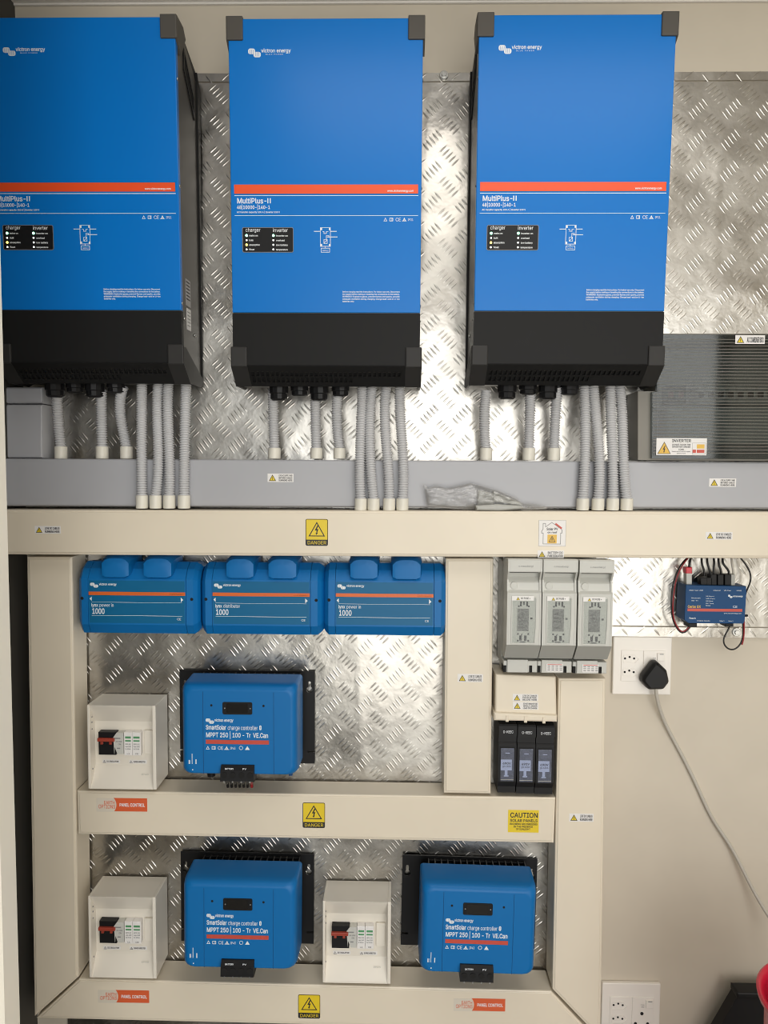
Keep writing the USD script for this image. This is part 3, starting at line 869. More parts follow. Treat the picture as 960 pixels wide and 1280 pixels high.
def panel_control(x0, y0, x1, y1, depth, label):
    f = Pix((x0 + x1) / 2, (y0 + y1) / 2, depth)
    w, h = x1 - x0, y1 - y0
    t = Thing("panel_sticker", label, "sticker", (f.x((x0 + x1) / 2), -depth, f.z(y1)), group="orange and pale panel control stickers")
    t.part("sheet", extr(f.box(x0, y0 + h * .03, x1 - 1, y1 + h * .06), depth, depth + .0002), "sticker_clear")
    cc = Point(f.x(x0 + w * .19), f.z((y0 + y1) / 2 + h * .02)).buffer(w * .205 * f.k, quad_segs=10)
    t.part("orange_field", extr(f.box(x0 + w * .30, y0, x1, y1).difference(cc), depth + .0002, depth + .0004), "sticker_orange")
    t.part("text", f.text("PANEL CONTROL", x0 + w * .455, y0 + h * .63, h * .24, x0 + w * .955, .0004, True), "white_print")
    t.part("emblem_text", cat(f.text("EARTH", x0 + w * .15, y0 + h * .48, h * .25, x0 + w * .36, .0002), f.text("OPTIONS", x0 + w * .04, y0 + h * .80, h * .28, x0 + w * .37, .0002)), "sticker_orange")


panel_control(120.5, 997.5, 184, 1014, TD - .001, "orange and pale panel control sticker on the middle trunking")
panel_control(122.5, 1237.5, 186.5, 1253, TD, "orange and pale panel control sticker at the left of the bottom trunking")
panel_control(567, 1248, 631.5, 1263.5, TD, "orange and pale panel control sticker at the right of the bottom trunking")

# inverter sticker on the tinted window
f = Pix(851.5, 558, .0831)
dd = .0831
t = Thing("inverter_sticker", "white inverter warning sticker with yellow triangle at the bottom of the tinted window", "sticker", (f.o[0], -dd, f.z(569)))
t.part("sheet", extr(f.box(820.3, 547.7, 883.3, 569), dd, dd + .0003), "sticker_white")
tri = Polygon([(f.x(821.8), f.z(567.5)), (f.x(838.5), f.z(567.5)), (f.x(830.2), f.z(552.2))])
w_ = t.part("warning_triangle", extr(tri, dd + .0003, dd + .0005), "amber_print")
t.part("mark", extr(unary_union([tri.difference(tri.buffer(-.0009, join_style=2)), bolt_mark(f.x(830.1), f.z(566), 8.5 * f.kz)]), dd + .0005, dd + .0007), "black_print", under=w_)
t.part("text", cat(f.text("INVERTER", 839.5, 552.6, 3.5, 863.5, .0003, True), f.text("DO NOT TOUCH THE", 840, 556.8, 1.9, 863, .0003, True), f.text("INVERTER UNDER", 840, 559.5, 1.9, 863, .0003, True),
                   f.text("LOAD", 848, 562.7, 1.8, 855, .0003, True), f.text("Switch off AC and DC supply", 840, 565, 1.2, 863, .0003), f.text("before work", 846, 567.3, 1.2, 857, .0003)), "black_print")
bx = f.box(865.3, 553.5, 882, 567.7)
t.part("box_outline", extr(bx.difference(bx.buffer(-.0004)), dd + .0003, dd + .0005), "grey_print")
t.part("amber_panel", extr(f.box(871, 555.3, 880.5, 560.6), dd + .0003, dd + .0005), "amber_print")
t.part("red_panel", extr(unary_union([f.box(871, 562, 880.5, 566), f.box(865.8, 562, 870, 566)]), dd + .0003, dd + .0005), "red_print")

# ------------------------------------------------------------------ blue busbar modules
LD = 0.080


def lynx(kind, x_off, y_off, label, group):
    """pixels as measured on the first module; moved by the offsets"""
    c = at(171.5 + x_off, 749 + y_off, LD)
    f = Pix(171.5, 749, LD)
    k = f.k
    X = lambda v: c[0] + (v - 171.5) * k
    Z = lambda v: c[2] - (v - 749) * f.kz
    t = Thing("busbar_module", label, "busbar module", (c[0], -.0105, Z(794)), group=group)
    db = .0115
    # main body: octagonal profile in depth and height
    prof = [(db, Z(706)), (.050, Z(704.5)), (LD - .012, Z(712)), (LD, Z(724)), (LD, Z(781)), (LD - .010, Z(793)), (.050, Z(794.5)), (db, Z(793))]
    body = hull([[x, -d, z] for x in (X(110.5), X(232)) for d, z in prof])
    bp = t.part("body", body, "blue_plastic")

    def endcap(xa, xb):
        s = 1 if xb > xa else -1
        ps = []
        for (x, g_, rad) in ((xa, 1.0, 0.0), (xa + (xb - xa) * .55, 1.0, .0), (xa + (xb - xa) * .85, .80, 0.010), (xb, .62, .018)):
            for d, z in prof:
                zm = Z(749)
                sh = 1 - (1 - g_) * .38
                ps.append([X(x), -(db + (d - db) * (1 - (1 - g_) * .55)), zm + (z - zm) * sh])
        return hull(ps)
    t.part("end_cap", endcap(110.0, 95.0), "blue_plastic")
    t.part("end_cap", endcap(232.6, 248.0), "blue_plastic")
    for hx in (102.5, 239.5):
        t.part("screw_hole", cyl_y(X(hx), Z(748.5), .0030, LD - .004, LD + .0003, 12), "black_void")
    for (xa, xb) in ((127, 164), (179, 217)):
        xm, w = (xa + xb) / 2, (xb - xa) / 2
        th = np.linspace(-1, 1, 9)
        pts = []
        for (d, zt, zb, ww) in ((.020, 692, 716, 1.0), (LD - .010, 694, 716, 1.0), (LD + .004, 698, 719, .90), (LD + .006, 704, 721, .62), (LD - .004, 706, 724, .50)):
            for q in th:
                pts.append([X(xm + w * ww * q), -d, Z(zt + 6 * q ** 4)])
                pts.append([X(xm + w * ww * q), -d, Z(zb)])
        t.part("cable_hood", hull(pts), "blue_plastic", smooth=25)
    d = LD + .0002
    t.part("label_panel", extr(sbox(X(111.5), Z(779), X(231), Z(726)), LD - .001, d), "blue_label", label="darker teal printed label panel")
    t.part("orange_stripe", extr(sbox(X(111), Z(744.3), X(231.5), Z(740)), d, d + .0003), "orange_dull")
    tri = [Polygon([(X(112), Z(748.8)), (X(114.6), Z(746.2)), (X(114.6), Z(751.6))]), Polygon([(X(229), Z(749.4)), (X(226), Z(746.4)), (X(226), Z(752.2))])]
    ln_ = [sbox(X(114.5), Z(753.25), X(227.5), Z(752.95)), sbox(X(114.5), Z(769.9), X(227.5), Z(769.5))]
    T = lambda s_, x0, y, h, x1, b=False: text(s_, X(x0), Z(y), h * f.kz, d, X(x1), bold=b)
    nm = "power in" if kind == "power" else "distributor"
    ms = [extr(unary_union(tri + ln_), d, d + .0003), T("lynx", 114, 758.6, 4.0, 122.5, True), T(nm, 124, 758.6, 4.0, 142 if kind == "power" else 145), T("1000", 114.5, 767.6, 6.6, 130.5, True), T("CE", 221, 774.8, 2.6, 226),
          T("victron energy", 124, 731.8, 2.6, 146, True)]
    t.part("logo", wave_logo(X(113), Z(734.8), X(123) - X(113), Z(729) - Z(734.8), d), "white_print")
    t.part("printed_text", cat(*ms), "white_print")
    t.part("stripe_text", T("www.victronenergy.com", 212, 743, 1.2, 229), "white_print")
    return t


lg = "blue busbar modules in a row"
lynx("power", 0, 0, "blue busbar module leftmost in the row of three under the wide trunking", lg)
lynx("distributor", 155.2, 1.2, "blue distributor busbar module in the middle of the row of three", lg)
lynx("power", 309.5, 2.2, "blue busbar module rightmost in the row of three, beside the short upright trunking", lg)

# ------------------------------------------------------------------ solar charge controllers
FD = 0.120
CCA = at(297, 885.5, FD)                 # display centre of the first
fz = Pix(297, 885.5, FD)


def cx_(v): return (v - 297) * fz.k


def cz_(v): return (885.5 - v) * fz.kz


CB = np.array([0, -(FD - .0105), cz_(972)])     # base -> from display centre
cc = Thing("charge_controller", "blue solar charge controller in the upper row, cables under its terminal block", "charge controller",
           (CCA[0], -.0105, CCA[2] + cz_(972)), group="blue charge controllers", world=False)
H0 = -cz_(972)                                   # display height above the base
Zc = lambda v: cz_(v) + H0
dep = lambda d: -(d - .0105)
kp = Pix(309, 896, .0125)                        # the back plate in its own plane
bx0, bx1 = at(225, 890, .0125)[0] - CCA[0], at(393.5, 890, .0125)[0] - CCA[0]
bz0, bz1 = at(300, 953, .0125)[2] - (CCA[2] + cz_(972)), at(300, 838, .0125)[2] - (CCA[2] + cz_(972))


def keyhole(x, z):
    return unary_union([Point(x, z).buffer(.0062, quad_segs=6), sbox(x - .0028, z, x + .0028, z + .014), Point(x, z + .014).buffer(.0028, quad_segs=4)])


kh = [keyhole(bx0 + .010, bz1 - .037), keyhole(bx1 - .0105, bz1 - .037), sbox(bx1 - .014, bz0 + .022, bx1, bz0 + .026), sbox(bx0, bz0 + .022, bx0 + .014, bz0 + .026)]
m = extr(sbox(bx0, bz0, bx1, bz1).difference(unary_union(kh)), 0.0, .003)
cc.part("back_plate", m, "black_plastic", label="black mounting plate with keyholes")
# heat sink fins
cL, cR = cx_(229.5) + .006, at(378.3, 900, .0465)[0] - CCA[0] - .003
fins = [rbox(cL + .004, cR - .004, -.010, -.002, bz0 + .004, bz1 - .004, .001)]
hs = cc.part("heat_sink", fins[0], "black_plastic")
for k in range(16):
    x = cL + .005 + k * (cR - cL - .010) / 15
    cc.part("fin", rbox(x - .0012, x + .0012, -.040, -.008, bz0 + .006, bz1 - .002, .0006), "black_plastic", under=hs)
# blue cover: rounded shell, front face smaller than the back
fx0, fx1 = cx_(229.5), cx_(369)
zt_b, zt_f, zb = Zc(846), Zc(857), Zc(970)
bk = .036
frt = FD - .0105


def shell(x0, x1, zt, zb_, inset=0):
    layers = [(bk, 0.0, 0.0, .006), (frt - .022, .0005, .0, .009), (frt - .010, .002, .0012, .012), (frt - .004, .005, .004, .014), (frt - .001, .009, .0085, .015), (frt, .013, .012, .015)]
    pts = []
    for d, ins, it, rr in layers:
        p_ = rrect(x0 + ins, x1 - ins, zb_ + ins * .35, zt - it, rr)
        pts += [[x, -d, z] for x, z in p_.exterior.coords]
    return hull(pts)


zcov = bz1 + .012
zsh = at(300, 842.0, bk + .0105)[2] - (CCA[2] + cz_(972))
xsh = at(378.3, 900, bk + .0105)[0] - CCA[0]
cover = shell(fx0 - .0065, xsh, zsh, zb)
cc.part("cover", cover, "blue_plastic", smooth=32)
d = frt
sx0, sx1 = cx_(253.7), cx_(342)
for x in (sx0, sx1):
    cc.part("seam", rbox(x - .0004, x + .0004, -d - .0003, -d + .002, Zc(968), zsh - .013, .0002), "blue_dark")
T = lambda s_, x0, y, h, x1, b=False, dd=0.0: text(s_, cx_(x0), Zc(y), h * fz.kz, d + dd, cx_(x1), bold=b)
dsp = cc.part("display", extr(rrect(cx_(278.2), cx_(315.4), Zc(893), Zc(877.6), .003), d - .002, d + .0008), "black_plastic", label="small black display")
cc.part("screen", extr(rrect(cx_(283), cx_(310), Zc(891), Zc(879.5), .002), d + .0008, d + .0011), "display_dark", under=dsp)
for x in (281, 312.8):
    cc.part("display_screw", cyl_y(cx_(x), Zc(885.3), .0012, d + .0008, d + .0013, 8), "grey_print", under=dsp)
for x in (264.2, 329.4):
    cc.part("screw_hole", cyl_y(cx_(x), Zc(882), .0022, d - .003, d + .0003, 10), "black_void")
icons = icon_row(cx_(257), cx_(294), Zc(937.5), 4.6 * fz.kz, d, "IP43")
ms = [T("victron energy", 267.8, 902.2, 3.6, 291.5, True), T("SmartSolar", 257, 912.3, 5.6, 282.6, True), T("charge controller", 284.3, 912.3, 5.2, 322, False),
      T("MPPT 250 | 100 - Tr  VE.Can", 257, 921.8, 5.6, 335, True), icons, extr(rrect(cx_(324), cx_(326.8), Zc(912.3), Zc(906.5), .002).difference(sbox(cx_(325.1), Zc(911.2), cx_(325.7), Zc(907.6))), d, d + .0003),
      extr(Point(cx_(301), Zc(935)).buffer(.0036).difference(Point(cx_(301), Zc(935)).buffer(.0028)), d, d + .0003), extr(Polygon([(cx_(306), Zc(937.3)), (cx_(312), Zc(937.3)), (cx_(309), Zc(932.6))]), d, d + .0003)]
ver = [sbox(cx_(x0), Zc(y1), cx_(x1), Zc(y0)) for x0, x1, y0, y1 in ((235.2, 236.2, 951, 956), (236.8, 237.3, 951, 956), (239.2, 239.9, 943, 956), (243.8, 245, 950, 956), (239.3, 240.7, 962.7, 964.1))]
dl = frt - .0085
for i_ in range(1):
    ms.append(extr(unary_union(ver), frt - .001, frt + .0003))
cc.part("printed_text", cat(*ms), "white_print", label="white printed lettering and marks")
cc.part("logo", wave_logo(cx_(257), Zc(905), cx_(267.3) - cx_(257), Zc(898.5) - Zc(905), d), "white_print")
cc.part("red_stripe", extr(sbox(cx_(257), Zc(930.3), cx_(336), Zc(925.2)), d, d + .0003), "red_print")
tb = cc.part("terminal_block", hull([[cx_(x), -dd_, Zc(y)] for x in (276.5, 318) for dd_, y in ((d - .02, 956), (d + .003, 956), (d + .010, 961), (d + .012, 974), (d + .004, 977), (d - .02, 977))]), "black_plastic", label="black terminal block")
cc.part("terminal_text", cat(T("BATTERY", 282, 959.8, 2.0, 293, True, .0095), T("PV", 304, 959.8, 2.0, 309, True, .0095)), "white_print", under=tb)
for k in range(4):
    cc.part("terminal_hole", cyl_y(cx_(281.5 + 10.7 * k), Zc(966.5), .0055, d + .005, d + .0115, 12), "black_void", under=tb)
    cc.part("terminal_screw", cyl_y(cx_(281.5 + 10.7 * k), Zc(974.5), .0016, d + .005, d + .0125, 8), "zinc", under=tb)
gx = cx_(256.5)
cc.part("cable_gland", tube([[gx, -.07, Zc(968)], [gx, -.07, Zc(976)], [gx, -.07, Zc(977)], [gx, -.07, Zc(982)]], [.0055, .0055, .008, .0075], 14), "black_plastic", smooth=30)
cc.part("cover_clip", rbox(cx_(358), cx_(363), -.085, -.075, Zc(977), Zc(968), .002), "blue_dark")


def cc_copy(px, py, tilt, label):
    a = at(px, py, FD)
    ry = tilt
    off = np.array([H0 * math.sin(ry), -(frt), H0 * math.cos(ry)])
    loc = a - off
    loc[1] = -.0105
    return dup(cc, label, loc, ry=ry)


cc_copy(297.5, 1130.5, math.radians(0.3), "blue solar charge controller in the lower row, between the two lower white breaker boxes")
cc_copy(597.5, 1136.5, math.radians(0.9), "blue solar charge controller in the lower row at the right end")

# cable bunch below the upper controller
zt_mid = at(300, 984, .06)[2]
bun = Thing("cable_bunch", "short bunch of black cables with one red under the upper charge controller", "cables", (at(297, 984, .09)[0], -.09, zt_mid))
for k in range(7):
    a = at(283 + k * 5.2, 972, .112); b = at(284.5 + k * 5.0, 984, .060)
    bun.part("cable", tube(spline([a + [0, 0, .01], a + [0, .002, -.008], b + [0, 0, .006], b + [0, .002, -.0005]], 14), .0027 if k != 6 else .003, 8), "cable_red" if k == 6 else "cable_black", smooth=True, label="red cable" if k == 6 else None)

# ------------------------------------------------------------------ white breaker boxes
BD = .080
fb = Pix(153, 935, BD)
BO = at(153, 986.5, BD)
xb = lambda v: (v - 153) * fb.k
zb_ = lambda v: (986.5 - v) * fb.kz
box_labels = ["small white breaker box standing on the middle trunking", "small white breaker box at the left of the lower row, left of a blue controller", "small white breaker box between the two lower blue controllers"]
wb = Thing("breaker_box", box_labels[0], "breaker box", (BO[0], -.0105, BO[2]), group="small white breaker boxes", world=False)
bd = BD - .0105
x0, x1, z1 = xb(110.3), xb(195.7), zb_(882)
rec = bd - .024
# shell: side profile with a recessed front between two cheeks
pr = Polygon([(0, 0), (bd, 0), (bd - .002, zb_(985)), (rec, zb_(962.5)), (rec, zb_(907)), (bd - .002, zb_(884.5)), (bd, z1), (0, z1)])
pc = Polygon([(0, 0), (bd, 0), (bd, z1), (0, z1)])


def side_extr(poly, xa, xb2):
    m_ = trimesh.creation.extrude_polygon(poly, xb2 - xa, engine="earcut")
    v = m_.vertices
    return trimesh.Trimesh(np.c_[v[:, 2] + xa, -v[:, 0], v[:, 1]], m_.faces[:, ::-1] if False else m_.faces, process=False)


def fix(m_):
    if m_.volume < 0:
        m_.invert()
    return m_


wb.part("body", fix(side_extr(pr, x0 + .004, x1 - .006)), "white_plastic")
wb.part("cheek", rbox(x0, x0 + .0045, -bd - .0005, 0, 0, z1 + .0005, .001), "white_plastic")
wb.part("cheek", rbox(x1 - .0065, x1, -bd - .0005, 0, 0, z1 + .0005, .001), "white_plastic")
for (px_, py_) in ((113.4, 899), (113.4, 905.5), (114.5, 914), (113.4, 964)):
    sc = trimesh.creation.icosphere(1, .0016); sc.apply_translation([x0 + .0045, -(bd - .010), zb_(py_)])
    wb.part("screw_hole", sc, "grey_print")
# device strip
D = lambda px_: px_ + 0.0
iso = wb.part("isolator_switch", hull([[x, -dd_, z] for x in (xb(121), xb(143)) for dd_, z in ((rec, zb_(918)), (rec + .013, zb_(918)), (rec + .013, zb_(946.5)), (rec, zb_(946.5)))]), "black_plastic", label="black isolator switch with red lever")
wb.part("lever", rbox(xb(120.5), xb(142), -(rec + .018), -(rec + .012), zb_(929), zb_(924.8), .001), "lever_red", under=iso, label="red lever")
for x in (125.5, 136.5):
    wb.part("lever_knob", rbox(xb(x - 1.6), xb(x + 1.6), -(rec + .016), -(rec + .012), zb_(933), zb_(929.5), .0008), "lever_red", under=iso)
ib = wb.part("isolator_body", extr(Polygon([(xb(141), zb_(945)), (xb(140), zb_(924)), (xb(144), zb_(918.5)), (xb(152.5), zb_(918.5)), (xb(152.5), zb_(945)), (xb(145), zb_(945)), (xb(141.5), zb_(936))]).buffer(0), rec, rec + .0145), "pale_grey_plastic")
fT = lambda s_, x0_, y, h, x1_, dd_: text(s_, xb(x0_), zb_(y), h * fb.kz, dd_, xb(x1_), bold=True)
wb.part("print", cat(extr(sbox(xb(141), zb_(926), xb(149), zb_(924.5)), rec + .0145, rec + .0148), extr(sbox(xb(144.5), zb_(938.4), xb(148.5), zb_(937)), rec + .0145, rec + .0148), fT("63A 1000V", 143, 930, 1.6, 151, rec + .0145), fT("ON", 146, 933.5, 1.8, 149.5, rec + .0145)), "grey_print", under=ib)
for k, (xa, xb3) in enumerate(((153, 163), (163.3, 174))):
    sm = wb.part("surge_module", rbox(xb(xa), xb(xb3), -(rec + .013), -rec, zb_(947), zb_(918), .0008), "sticker_white")
    wb.part("status_window", extr(sbox(xb(xa + 1.6), zb_(925.5), xb(xb3 - 1.2), zb_(923)), rec + .013, rec + .0133), "green_print", under=sm)
    wb.part("print", cat(extr(unary_union([sbox(xb(xa + 1.6), zb_(929.4), xb(xb3 - 1.2), zb_(927.6))]), rec + .013, rec + .0133), ), "green_print", under=sm)
    wb.part("print", cat(fT("SPD DC", xa + 1.6, 933.5, 1.5, xb3 - 1.2, rec + .013), fT("Ucpv 1000", xa + 1.6, 936.5, 1.5, xb3 - 1.2, rec + .013), fT("In 20 kA", xa + 1.6, 939.5, 1.5, xb3 - 1.6, rec + .013), fT("CE" if k else "L1", xa + 3.5, 945.6, 1.7, xb3 - 3, rec + .013)), "grey_print", under=sm)
wb.part("blanking_strip", rbox(xb(177), xb(188.5), -(rec + .006), -rec, zb_(946.5), zb_(917), .001), "white_plastic")
for xa, s_ in ((124.5, "DC ISOLATOR"), (158.5, "SURGE ARRESTER")):
    fill, ring = warn_triangle(xb(xa), zb_(959), 3.4 * fb.kz, rec + .0002)
    # the slanted lower panel starts just below; the mark stands on the flat part
    lab = wb.part("small_label", extr(sbox(xb(xa - 2.3), zb_(960.4), xb(xa + 20), zb_(955.8)), rec, rec + .0002), "sticker_white")
    fill.apply_translation([0, 0, zb_(960) - zb_(959)]); ring.apply_translation([0, 0, zb_(960) - zb_(959)])
    wb.part("mark", cat(ring, fT(s_, xa + 3, 959.2, 1.9, xa + 18, rec + .0002)), "black_print", under=lab)
wb.part("maker_print", text("IP40", xb(174), zb_(972), 1.6 * fb.kz, bd - .0125, xb(183)), "pale_grey_plastic")
for (px_, py_), l_ in (((153.7, 1222.5), box_labels[1]), ((445.7, 1229), box_labels[2])):
    a = at(px_, py_, BD)
    dup(wb, l_, (a[0], -.0105, a[2]))

# ------------------------------------------------------------------ grey fuse switches
KD = .120
fk = Pix(655, 770, KD)
KO = at(654, 841, KD)
kx = lambda v: (v - 655) * fk.k
kz = lambda v: (841 - v) * fk.kz
fs_labels = ["pale grey fuse switch leftmost of three below the wide trunking", "pale grey fuse switch in the middle of the three below the wide trunking", "pale grey fuse switch rightmost of three, beside bare tread plate"]
fs = Thing("fuse_switch", fs_labels[0], "fuse switch", (KO[0], -.0105, KO[2]), group="pale grey fuse switches in a row", world=False)
o0 = .0105
bw = (632.3, 677.2)
fs.part("base", cat(rbox(kx(632.8), kx(676.4), -(.062 - o0), 0, kz(840), kz(706), .002), rbox(kx(632.9), kx(676.6), -(.092 - o0), -.03, kz(846), kz(831), .0015)), "pale_grey_plastic")
fs.part("base_front", rbox(kx(637.5), kx(664), -(.096 - o0), -.06, kz(845.5), kz(829), .001), "pale_grey_plastic")
for xa in (632.8, 666):
    fs.part("terminal_slot", rbox(kx(xa), kx(xa + 3.8), -(.0932 - o0), -.06, kz(845.5), kz(837), .0004), "black_void")
# lid: profile (depth, pixel row)
lp = [(.062, 701), (.122, 698.5), (.124, 700), (.124, 714), (.122, 715), (.108, 716), (.104, 722), (.112, 729), (.1135, 738), (.120, 741), (.120, 806), (.094, 827), (.062, 827)]
lp2 = Polygon([(dd_ - o0, kz(y)) for dd_, y in lp])
cheekp = Polygon([(dd_ - o0, kz(y)) for dd_, y in [(.062, 701), (.122, 698.5), (.124, 700), (.124, 714), (.114, 725), (.1165, 739), (.120, 741), (.120, 806), (.094, 827), (.062, 827)]])
fs.part("lid", cat(fix(side_extr(lp2, kx(635.6), kx(674.2))), fix(side_extr(cheekp, kx(633.5), kx(635.7))), fix(side_extr(cheekp, kx(674.0), kx(676.2)))), "pale_grey_plastic")
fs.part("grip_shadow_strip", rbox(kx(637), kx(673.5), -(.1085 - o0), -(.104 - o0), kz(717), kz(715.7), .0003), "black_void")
fs.part("lower_flap", hull([[x, -(dd_ - o0), kz(y)] for x in (kx(633.3), kx(676.3)) for dd_, y in ((.1206, 806), (.0946, 827), (.090, 827), (.112, 806))]), "mid_grey_plastic", label="darker grey lower flap")
fs.part("lock_disc", cyl_y(kx(642.3), kz(732.5), 4.6 * fk.k, .100 - o0, .1145 - o0, 20, .0006), "pale_grey_plastic", smooth=30)
wx0, wx1, wy0, wy1 = 639.5, 669.8, 746.5, 803.5
d = .120 - o0
hol = [(kx(wx0), kz(wy0)), (kx(wx1), kz(wy0)), (kx(wx1), kz(780)), (kx(wx1 - 1.5), kz(wy1)), (kx(wx0), kz(wy1))]
wpoly = Polygon(hol)
fs.part("window_frame", extr(wpoly.buffer(.0012).difference(wpoly.buffer(-.0006)), d, d + .0016), "pale_grey_plastic")
fl = fs.part("fuse_link", extr(sbox(kx(646.3), kz(788.5), kx(660.7), kz(760.5)), d, d + .0006), "fuse_label", label="speckled dark fuse label behind the window")
fs.part("fuse_print", cat(text("aR", kx(649), kz(768), 3 * fk.kz, d + .0006, kx(654)), text("NH1", kx(648), kz(773), 2.4 * fk.kz, d + .0006, kx(657)), text("690V", kx(648), kz(777), 2 * fk.kz, d + .0006, kx(657)), text("250A", kx(648), kz(785), 2.2 * fk.kz, d + .0006, kx(656))), "black_print", under=fl)
mk = []
for (xa, ya, w_, h_) in ((649.5, 751.5, 2.2, 6), (653.5, 751.5, 1.8, 4.5), (657.3, 751.5, 2.2, 6), (647, 756.5, 2, 2), (659.5, 756.5, 2, 2), (649.3, 794.0, 3, 6.5), (655.3, 794, 3, 6.5), (646.5, 791, 2, 2.2), (659.5, 791, 2, 2.2), (646.5, 799.5, 2, 2.2), (659.5, 799.5, 2, 2.2), (650, 801.5, 7, 1), (662.5, 771.5, 2.8, 2.2)):
    mk.append(sbox(kx(xa), kz(ya + h_), kx(xa + w_), kz(ya)))
mk += [Polygon([(kx(651), kz(794)), (kx(652.4), kz(791.5)), (kx(653), kz(792)), (kx(652.2), kz(794.5))])]
fs.part("window_marks", extr(unary_union(mk), d, d + .0005), "black_print")
fs.part("window", extr(wpoly.buffer(-.0007), d + .0010, d + .0014), "clear_pane", label="clear plastic window")
sk = fs.part("small_label", extr(sbox(kx(639), kz(750.2), kx(666.5), kz(744.4)), d + .0016, d + .0019), "sticker_white")
fill, ring = warn_triangle(kx(646.8), kz(749.6), 4 * fk.kz, d + .0019)
fs.part("mark", fill, "sticker_yellow", under=sk)
fs.part("mark", cat(ring, text("DC FUSE +", kx(650), kz(748.4), 2.2 * fk.kz, d + .0019, kx(662), bold=True)), "black_print", under=sk)
fs.part("maker_print", text("c.messberg(", kx(646.5), kz(708.2), 2.0 * fk.kz, .124 - o0, kx(665)), "grey_print")
for (px_, py_), l_ in (((697.8, 841.6), fs_labels[1]), ((742.6, 842.5), fs_labels[2])):
    a = at(px_, py_, KD)
    dup(fs, l_, (a[0], -.0105, a[2]))
    fq = Pix(px_ - 3.5, py_ - 7.5, .0965)
    ts = Thing("table_sticker", "white sticker with a printed table at the foot of the " + ("middle" if px_ < 700 else "rightmost") + " grey fuse switch", "sticker", tuple(at(px_ - 3.5, py_ - 1, .0965)))
    X_ = lambda v: fq.x(px_ - 3.5 + v)
    Z_ = lambda v: fq.z(py_ - 7.5 + v)
    ts.part("sheet", extr(sbox(X_(-11.5), Z_(5.5), X_(9), Z_(-4.5)), .0965, .0968), "sticker_white")
    ts.part("table_print", extr(unary_union([sbox(X_(-10 + 5 * i_), Z_(-2 + 2.4 * j_ + 1), X_(-6.5 + 5 * i_), Z_(-2 + 2.4 * j_)) for i_ in range(4) for j_ in range(3)]), .0968, .0970), "grey_print")
    ts.part("red_print", extr(sbox(X_(-10), Z_(-3), X_(8), Z_(-3.8)), .0968, .0970), "red_print")

# ------------------------------------------------------------------ black fuse holders
ND = .078
fn = Pix(634.5, 950, ND)
NO = at(633.5, 993, ND)
nx = lambda v: (v - 634.5) * fn.k
nz = lambda v: (993 - v) * fn.kz
fh_labels = ["slim black fuse holder leftmost of three under the small cream cover", "slim black fuse holder in the middle of three under the small cream cover", "slim black fuse holder rightmost of three under the small cream cover"]
fh = Thing("fuse_holder", fh_labels[0], "fuse holder", (NO[0], -.0105, NO[2]), group="slim black fuse holders in a row", world=False)
pp = Polygon([(dd_ - o0, nz(y)) for dd_, y in ((o0, 903), (.078, 905), (.080, 907), (.080, 920), (.074, 921), (.074, 928), (.077, 930), (.077, 977), (.070, 985), (.070, 993), (o0, 993))])
fh.part("body", fix(side_extr(pp, nx(623.4), nx(645.8))), "black_plastic")
d = .077 - o0
fh.part("window_frame", extr(sbox(nx(625.2), nz(977.5), nx(644), nz(934)).difference(sbox(nx(626.2), nz(976.5), nx(643), nz(935))), d, d + .001), "black_steel")
fh.part("fuse_well", extr(sbox(nx(626), nz(976.6), nx(643.1), nz(935)), d, d + .0003), "holder_inside")
fh.part("fuse_link", extr(sbox(nx(626.4), nz(963), nx(640.3), nz(949.5)), d, d + .0005), "label_ceramic", label="white ceramic fuse label")
fh.part("fuse_tag", extr(unary_union([sbox(nx(631.5), nz(969), nx(635), nz(963)), sbox(nx(630.5), nz(970.8), nx(636.2), nz(969.2)), rrect(nx(632), nx(637.5), nz(942), nz(941), .0003)]), d, d + .0005), "label_ceramic")
fh.part("fuse_print", cat(text("690V", nx(628.5), nz(955.5), 2.6 * fn.kz, d + .0005, nx(639), bold=True), text("gG 160A", nx(628.5), nz(959), 2.2 * fn.kz, d + .0005, nx(639))), "black_print")
fh.part("window", extr(sbox(nx(626), nz(976.7), nx(643.2), nz(934.8)), d + .0006, d + .0009), "blue_pane", label="bluish clear window")
fh.part("lens_strip", extr(sbox(nx(626.5), nz(974.8), nx(642.8), nz(974.2)), d + .0009, d + .0012), "mid_grey_plastic")
fh.part("maker_print", text("O-KEEC", nx(628.3), nz(915.8), 3.2 * fn.kz, .080 - o0, nx(641)), "white_print")
for (px_, py_), l_ in (((657, 994), fh_labels[1]), ((680.3, 995), fh_labels[2])):
    a = at(px_, py_, ND)
    dup(fh, l_, (a[0], -.0105, a[2]))

